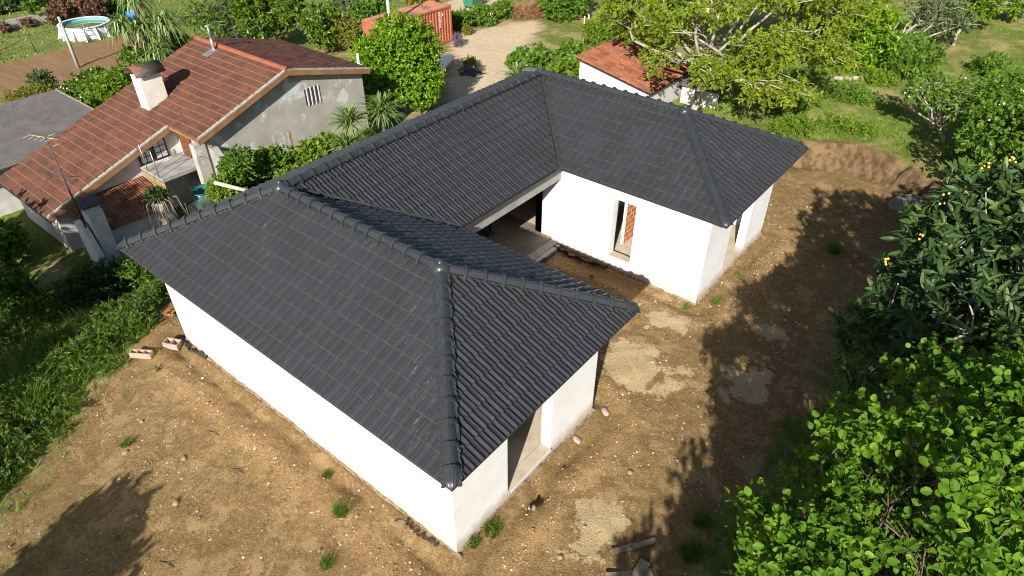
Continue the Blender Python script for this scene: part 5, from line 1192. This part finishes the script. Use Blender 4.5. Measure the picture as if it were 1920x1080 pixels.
GBIN = M('green_bin_plastic', (.03,.16,.10), (.035,.19,.12), 2, .4, spec=.4)
mb = MB(); mb.prism([(-25.1,39.8,-2.87),(-24.1,39.8,-2.87),(-23.95,39.7,-1.7),(-25.25,39.7,-1.7)], (0,.95,0)); setp(mb.build('body', GBIN), wb)
mb = MB(); mb.box(-25.3,-23.9,39.6,40.75,-1.7,-1.6); setp(mb.build('lid', GBIN), wb)
for x, y in ((-25.0,39.9),(-24.2,39.9),(-25.0,40.6),(-24.2,40.6)):
    mb = MB(); mb.tube([(x-.04,y,-2.96),(x+.04,y,-2.96)], .09, 10); setp(mb.build('wheel', DKMETAL), wb)
mb = MB(); mb.box(-24.72,-24.48,39.735,39.76,-2.2,-2.1); setp(mb.build('emblem', PAINTW), wb)
# white plastic table top tipped on its side
tb = empty('plastic_table', (-14.1,26.6,-2.8), 'white plastic garden table tipped against the orange tree hedge', 'table'); bpy.context.view_layer.update()
tf = Matrix.Translation((-14.9,26.7,-2.30)) @ Matrix.Rotation(math.radians(-15), 4, 'Z') @ Matrix.Rotation(math.radians(35), 4, 'X')
def tpart(name, x0,x1,y0,y1,z0,z1, m=WHITEPL):
    mb = MB(); mb.box(x0,x1,y0,y1,z0,z1); o = mb.build(name, m); o.data.transform(tf); setp(o, tb)
tpart('top', -.45,.45,-.62,.62,0,.05); tpart('rim', -.47,.47,-.66,-.62,-.02,.07); tpart('rim', -.47,.47,.62,.66,-.02,.07); tpart('rim', -.5,-.452,-.45,.45,-.02,.07); tpart('rim', .452,.5,-.45,.45,-.02,.07)
for sx in (-1,1):
    for sy in (-1,1): tpart('leg', sx*.38-.04,sx*.38+.04,sy*.5-.04,sy*.5+.04,-.5,-.001)
# crumpled black sheet
n = 30; gx_, gy_ = np.meshgrid(np.linspace(-1,1,n), np.linspace(-1,1,n), indexing='ij'); rr = np.sqrt(gx_**2+gy_**2)
hh = np.clip(1-rr**1.6, -.02, 1)*.55 + (vn(gx_, gy_, 4, 81)-.5)*.45*np.clip(1.15-rr, 0, 1) + (vn(gx_, gy_, 9, 82)-.5)*.2*np.clip(1.15-rr, 0, 1)
V = np.stack([-13.2+gx_*.95+(vn(gx_, gy_, 2, 83)-.5)*.4, 27.3+gy_*.8+(vn(gx_, gy_, 2, 84)-.5)*.4, -2.86+hh], -1).reshape(-1,3); idx = np.arange(n*n).reshape(n,n)
F = np.stack([idx[:-1,:-1], idx[1:,:-1], idx[1:,1:], idx[:-1,1:]], -1).reshape(-1,4)
tag(link('plastic_sheet', np_mesh('plastic_sheet', V, F), M('black_plastic_sheet', (.018,.019,.022), None, rough=.28, spec=.6)), 'crumpled heap of black plastic sheeting on the gravel drive', 'plastic sheet')
shrub('yellow_flower_clump', 'clump of yellow flowers between the white table and black plastic', (-14.0,28.2,-2.5), .5, L_YEL, (.14,.05), 130, 340, k=7, nl=3)
shrub('lavender', 'purple lavender spikes at the near corner of the container', (-17.6,30.9,-2.4), .38, leafmat('lavender_spike', (.10,.09,.10), (.16,.11,.19), (.12,.16,.06), .2, .7), (.3,.03), 110, 341, hz=.55, k=6, nl=3)
shrub('yellow_flower_clump', 'yellow flowers on the verge beside the container end', (-18.9,33.4,-2.5), .45, L_YEL, (.15,.06), 110, 342, k=7, nl=3)
# poles and wires
def upole(x, y, z0, z1, r, label, mat, wires=()):
    t = empty('utility_pole', (x,y,z0), label, 'pole'); mb = MB(); mb.tube([(0,0,-.2),(0,0,z1-z0)], [r,r*.7], 8); mb.build('shaft', mat, None).parent = t
    mb = MB(); mb.tube([(-.35,.1,z1-z0-.5),(.35,-.1,z1-z0-.5)], .03, 6); mb.build('crossarm', mat, None).parent = t
upole(-38.5,13.05,-4.15,-.55,.13,'grey concrete utility pole standing in the brown field', M('concrete_pole', (.30,.33,.30), None, rough=.85))
upole(-18.6,25.6,-2.85,3.2,.14,'concrete pole rising in front of the container', M('pale_concrete_pole', (.45,.43,.40), None, rough=.85))
upole(-59.6,17.8,-4.2,-1.0,.13,'first white post by the far shrub row', NWHITE); upole(-59.7,19.4,-4.2,-1.0,.13,'second white post by the far shrub row', NWHITE)
upole(-10.05,15.9,-1.6,1.9,.09,'grey vent pole at the right end of the old roof', NWHITE)
def wire(a, b, sag, label):
    mb = MB(); a, b = Vector(a), Vector(b); pts = [a+(b-a)*t-Vector((0,0,sag*4*t*(1-t))) for t in np.linspace(0,1,17)]; mb.tube(pts, .014, 4); tag(mb.build('wire', DKMETAL), label, 'wire')
wire((-38.5,13.05,-.9), (-52,-4,.6), .6, 'upper wire running left from the field pole'); wire((-38.5,13.05,-1.3), (-47,-6,-.9), .6, 'lower wire running left from the field pole'); wire((-38.5,13.05,-.9), (-50.1,24.1,-.4), .5, 'wire running right from the field pole over the pool')
# pool
pool = empty('garden_pool', (-46.6,17.3,-4.2), 'round white above-ground pool with green water on the far lawn', 'pool')
mb = MB(); mb.lathe((0,0,0), [(1.85,0),(1.85,.95),(1.79,.95),(1.79,.3)], 40); mb.build('wall', M('pool_wall_white', (.55,.57,.60), (.45,.48,.52), 2, .5), None).parent = pool
mb = MB(); mb.lathe((0,0,0), [(1.78,.75),(0,.75)], 40); mb.build('water', M('green_pool_water', (.10,.16,.05), (.16,.22,.08), .8, .05, spec=.5), None).parent = pool
mb = MB(); mb.lathe((0,0,0), [(1.785,.77),(1.785,.94)], 40); mb.build('liner', M('turquoise_liner', (.10,.42,.50), None, rough=.5), None).parent = pool
mb = MB(); mb.lathe((0,0,0), [(1.75,.95),(1.93,.95),(1.93,1.0),(1.75,1.0),(1.75,.95)], 40, sm=False); mb.build('rim', WHITEPL, None).parent = pool
for k in range(14):
    a = k*2*math.pi/14; mb = MB(); c_, s_ = math.cos(a), math.sin(a); mb.prism([(1.86*c_-.05*s_,1.86*s_+.05*c_,0),(2.2*c_-.05*s_,2.2*s_+.05*c_,0),(1.88*c_-.05*s_,1.88*s_+.05*c_,.9)], (.1*s_,-.1*c_,0)); mb.build('buttress', WHITEPL, None).parent = pool
mb = MB(); mb.tube([(2.4,-.9,0),(2.0,-.8,1.3),(1.6,-.65,1.3)], .03, 5); mb.tube([(2.3,-1.4,0),(1.9,-1.3,1.3),(1.5,-1.1,1.3)], .03, 5)
for k in range(4): mb.tube([(2.32-k*.1,-.88+k*.02,.25+k*.28),(2.22-k*.1,-1.38+k*.02,.25+k*.28)], .025, 5)
mb.build('ladder', METAL, None).parent = pool
lw = empty('lawn_wall', (-53.3,12,-4.2), 'low pale retaining wall across the far lawn, left of the pool', 'wall')
for k in range(7):
    mb = MB(); mb.box(-.15,.15,-6+k*1.72,-6+k*1.72+1.69,0,.75); mb.build('panel', M('lawn_wall_render_%d' % k, (.42,.38,.34), (.33,.30,.27), 2, .9), None).parent = lw
for i in range(3): shrub('wall_shrub', 'dry reddish shrub before the low lawn wall, %s from the left' % ('first','second','third')[i], (-52.6,11.4+i*1.9,-3.8), .6, L_BROWN, (.2,.09), 90, 350+i, hz=.45, k=6, nl=3, group='dry shrubs before the lawn wall')
for i, (x, y, L_) in enumerate(((-46.0,10.6,3.4),(-45.2,14.2,3.0),(-44.9,18.9,3.2))):
    mb = MB(); mb.tube([(x,y-L_/2,-4.05),(x+.2,y,-3.75),(x-.3,y+L_/2,-3.5)], [.02,.02,.02], 5); mb.tube([(x,y-L_/2,-4.2),(x,y-L_/2,-2.9)], .035, 5); tag(mb.build('vine_post', DKMETAL), 'thin trellis post with a wire on the lawn, %s from the left' % ('first','second','third')[i], 'post', 'trellis posts at the field edge')
bk_ = empty('blue_bucket', (-47.6,21.6,-4.2), 'blue bucket on the lawn above the cordyline', 'bucket'); mb = MB(); mb.lathe((0,0,0), [(0,.02),(.32,.02),(.42,.85),(.40,.85),(.3,.1)], 14); mb.build('body', M('blue_plastic', (.02,.20,.62), None, rough=.4), None).parent = bk_
for i in range(9):
    y = 24.5+i*1.15; shrub('cabbage_row_plant', 'cabbage plant in the far vegetable row, %s from the left' % ('first','second','third','fourth','fifth','sixth','seventh','eighth','ninth')[i], (-43.5+i*.45,y,-3.95), .5, L_OLIVE, (.4,.25), 36, 360+i, hz=.35, k=6, nl=2, group='cabbages in the far vegetable row', cat='cabbage')

# ------------------------------------------------------------------ yard between the houses
bar = empty('green_barrel', (-8.6,6.05,-2.2), 'dark green plastic barrel behind chain-link mesh by the old house', 'barrel')
mb = MB(); mb.lathe((0,0,0), [(0,.0),(.34,0),(.44,1.35),(.41,1.36),(.34,.4),(0,.38)], 24); mb.build('body', M('dark_green_plastic', (.015,.10,.075), (.02,.13,.10), 3, .4, spec=.4), None).parent = bar
mb = MB(); mb.lathe((0,0,0), [(.425,1.33),(.465,1.34),(.465,1.39),(.425,1.39)], 24); mb.build('rim', M('green_plastic_rim', (.02,.12,.09), None, rough=.4), None).parent = bar
cl = empty('chain_link_fence', (-7.9,5.2,-1.9), 'chain-link fence panel in front of the green barrel', 'fence')
mb = MB(); n = 26
for k in range(-14, n):
    for sg in (1, -1):
        a = (0, max(0, min(2.0, k*.08)), 0); y0 = k*.08; y1 = y0+1.1
        if sg > 0: p, q = (y0,0.0), (y1,1.1)
        else: p, q = (y0,1.1), (y1,0.0)
        # clip to 0..2 m
        (ya, za), (yb, zb_) = p, q
        if yb <= 0 or ya >= 2.0: continue
        if ya < 0: t = -ya/(yb-ya); za = za+(zb_-za)*t; ya = 0
        if yb > 2: t = (2-ya)/(yb-ya); zb_ = za+(zb_-za)*t; yb = 2
        mb.tube([(.012*sg,ya-.2,za),(.012*sg,yb-.2,zb_)], .004, 3, cap=False)
mb.build('mesh', M('wire_mesh', (.20,.22,.20), None, rough=.5), None).parent = cl
for y in (-.2,1.8):
    mb = MB(); mb.tube([(0,y,-.6),(0,y,1.2)], .03, 6); mb.build('post', DKMETAL, None).parent = cl
sp = empty('ivy_stump', (-7.9,4.0,-1.9), 'dead ivy-topped tree stump with hanging roots beside the lean-to', 'stump')
g = np.random.default_rng(77); mb = MB(); mb.tube([(0,0,-.4),(.05,.02,.5),(-.12,.12,1.2),(-.25,.2,1.75)], [.20,.16,.15,.17], 9); mb.build('trunk', BARKP, None).parent = sp
mb = MB()
for k in range(34):
    a = g.random()*6.28; r = .25+g.random()*.5; mb.tube([(-.25,.2,1.75),(-.25+math.cos(a)*r,.2+math.sin(a)*r,1.6+.2*g.random()),(-.25+math.cos(a)*r*1.3,.2+math.sin(a)*r*1.3,.9*g.random()+.2)], [.014,.010,.004], 4)
mb.build('hanging_roots', BARKP, None).parent = sp
P, O = lobe_points([(-.25,.2,1.8,.4,.4,.22)], 160, g); cr = link('ivy', clump_leaves(P, O, 5, .1, g, .09, .07, 'oval'), L_DARK); cr.parent = sp
mb = MB(); mb.tube([(-6.5,5.7,.35),(-5.4,6.9,-.3)], .075, 6); tag(mb.build('timber_pole', M('bleached_timber', (.55,.47,.35), (.45,.38,.28), 5, .85)), 'bleached timber pole slanting down from the bramble to the dark eave', 'timber')
mb = MB(); mb.box(-8.62,-8.5,10.4,10.52,-1.5,.15); tag(mb.build('fence_post', WOODF), 'weathered wooden post among the vines by the gable wall', 'post')
for i, y in enumerate((37.2,37.75)):
    mb = MB(); mb.tube([(-11.0,y,-2.8),(-11.0,y,-.9)], .06, 6); tag(mb.build('stake', M('peeled_stake_%d' % i, (.62,.42,.24), None, rough=.8)), 'peeled wooden stake before the bright bush, %s one' % ('left','right')[i], 'stake', 'peeled stakes')
for i, (x, y, rz, L_, lb) in enumerate([(9.2,29.2,.5,.9,'pale cut log on the lawn edge'),(8.6,28.7,.3,.6,'shorter cut log beside the pale log')]):
    mb = MB(); z = float(gz(x, y))+.1; mb.tube([(x-L_/2*math.cos(rz),y-L_/2*math.sin(rz),z),(x+L_/2*math.cos(rz),y+L_/2*math.sin(rz),z)], .11, 9); tag(mb.build('log', BARKP), lb, 'log')

# ------------------------------------------------------------------ person standing in the shaded porch (only a shoe and shin show)
pr = empty('person', (3.55,9.65,.2), 'person in dark trousers and shoes standing in the shaded porch', 'person')
def skin_body(name, verts, edges, rad, mat, sub=2):
    me = bpy.data.meshes.new(name); me.from_pydata(verts, edges, []); o = bpy.data.objects.new(name, me); C.objects.link(o); o.parent = pr
    m_ = o.modifiers.new('skin', 'SKIN'); m_.use_smooth_shade = True
    for i, r in enumerate(rad): me.skin_vertices[0].data[i].radius = (r, r)
    me.skin_vertices[0].data[0].use_root = True
    s_ = o.modifiers.new('sub', 'SUBSURF'); s_.levels = sub; s_.render_levels = sub; me.materials.append(mat); return o
bv = [(0,0,.95),(0,0,1.15),(0,0,1.35),(0,0,1.50),(.0,.02,1.60),(0,.03,1.72),(-.10,0,.90),(-.12,.02,.50),(-.12,-.02,.10),(.10,0,.90),(.13,-.03,.50),(.14,-.10,.10),(-.20,0,1.44),(-.27,.02,1.16),(-.26,.12,.92),(.20,0,1.44),(.27,.02,1.16),(.26,.12,.92),(-.26,.16,.84),(.26,.16,.84)]
be = [(0,1),(1,2),(2,3),(3,4),(4,5),(0,6),(6,7),(7,8),(0,9),(9,10),(10,11),(3,12),(12,13),(13,14),(14,18),(3,15),(15,16),(16,17),(17,19)]
bo = skin_body('body', bv, be, [.15,.14,.16,.12,.055,.10,.10,.07,.05,.10,.07,.05,.075,.05,.04,.075,.05,.04,.035,.035], M('dark_work_clothes', (.012,.013,.018), None, rough=.85))
for sx, y0 in ((-.12,-.02),(.14,-.10)):
    mb = MB(); vs = []
    for yy, w, hgt in ((-.10,.035,.08),(-.05,.05,.11),(.04,.048,.09),(.14,.05,.065),(.21,.035,.045)):
        vs += [(sx-w,y0+yy,0),(sx+w,y0+yy,0),(sx+w*.8,y0+yy,hgt),(sx-w*.8,y0+yy,hgt)]
    fs = [(4*i+j, 4*i+(j+1) % 4, 4*i+4+(j+1) % 4, 4*i+4+j) for i in range(4) for j in range(4)]+[(3,2,1,0),(16,17,18,19)]
    mb.add(vs, fs, 0, True); mb.build('shoe', M('dark_shoe', (.015,.015,.016), None, rough=.6), None).parent = pr
SKIN = M('skin', (.45,.27,.19), None, rough=.6)
for sx in (-.26,.26):
    hv = [(sx,.16,.84),(sx,.18,.77)]; he_ = [(0,1)]
    for k in range(4): b0 = len(hv); hv += [(sx-.03+k*.02,.19,.75),(sx-.03+k*.021,.20,.71),(sx-.03+k*.021,.195,.675-.01*(k in (1,2)))]; he_ += [(1,b0),(b0,b0+1),(b0+1,b0+2)]
    b0 = len(hv); hv += [(sx+.035,.20,.79),(sx+.05,.215,.75)]; he_ += [(0,b0),(b0,b0+1)]
    skin_body('hand', hv, he_, [.03,.032]+[.011,.010,.008]*4+[.012,.010], SKIN, 1)
mb = MB(); mb.lathe((0,.03,1.66), [(0,-.02),(.055,-.0),(.075,.06),(.085,.13),(.075,.19),(.045,.225),(0,.235)], 16); mb.lathe((0,.112,1.765), [(0,.02),(.012,0),(.016,-.03),(0,-.035)], 8)
mb.build('head', SKIN, None).parent = pr
mb = MB(); mb.lathe((0,.018,1.66), [(.088,.12),(.092,.17),(.07,.225),(.03,.248),(0,.25)], 16); mb.build('hair', M('dark_hair', (.02,.015,.012), None, rough=.7), None).parent = pr
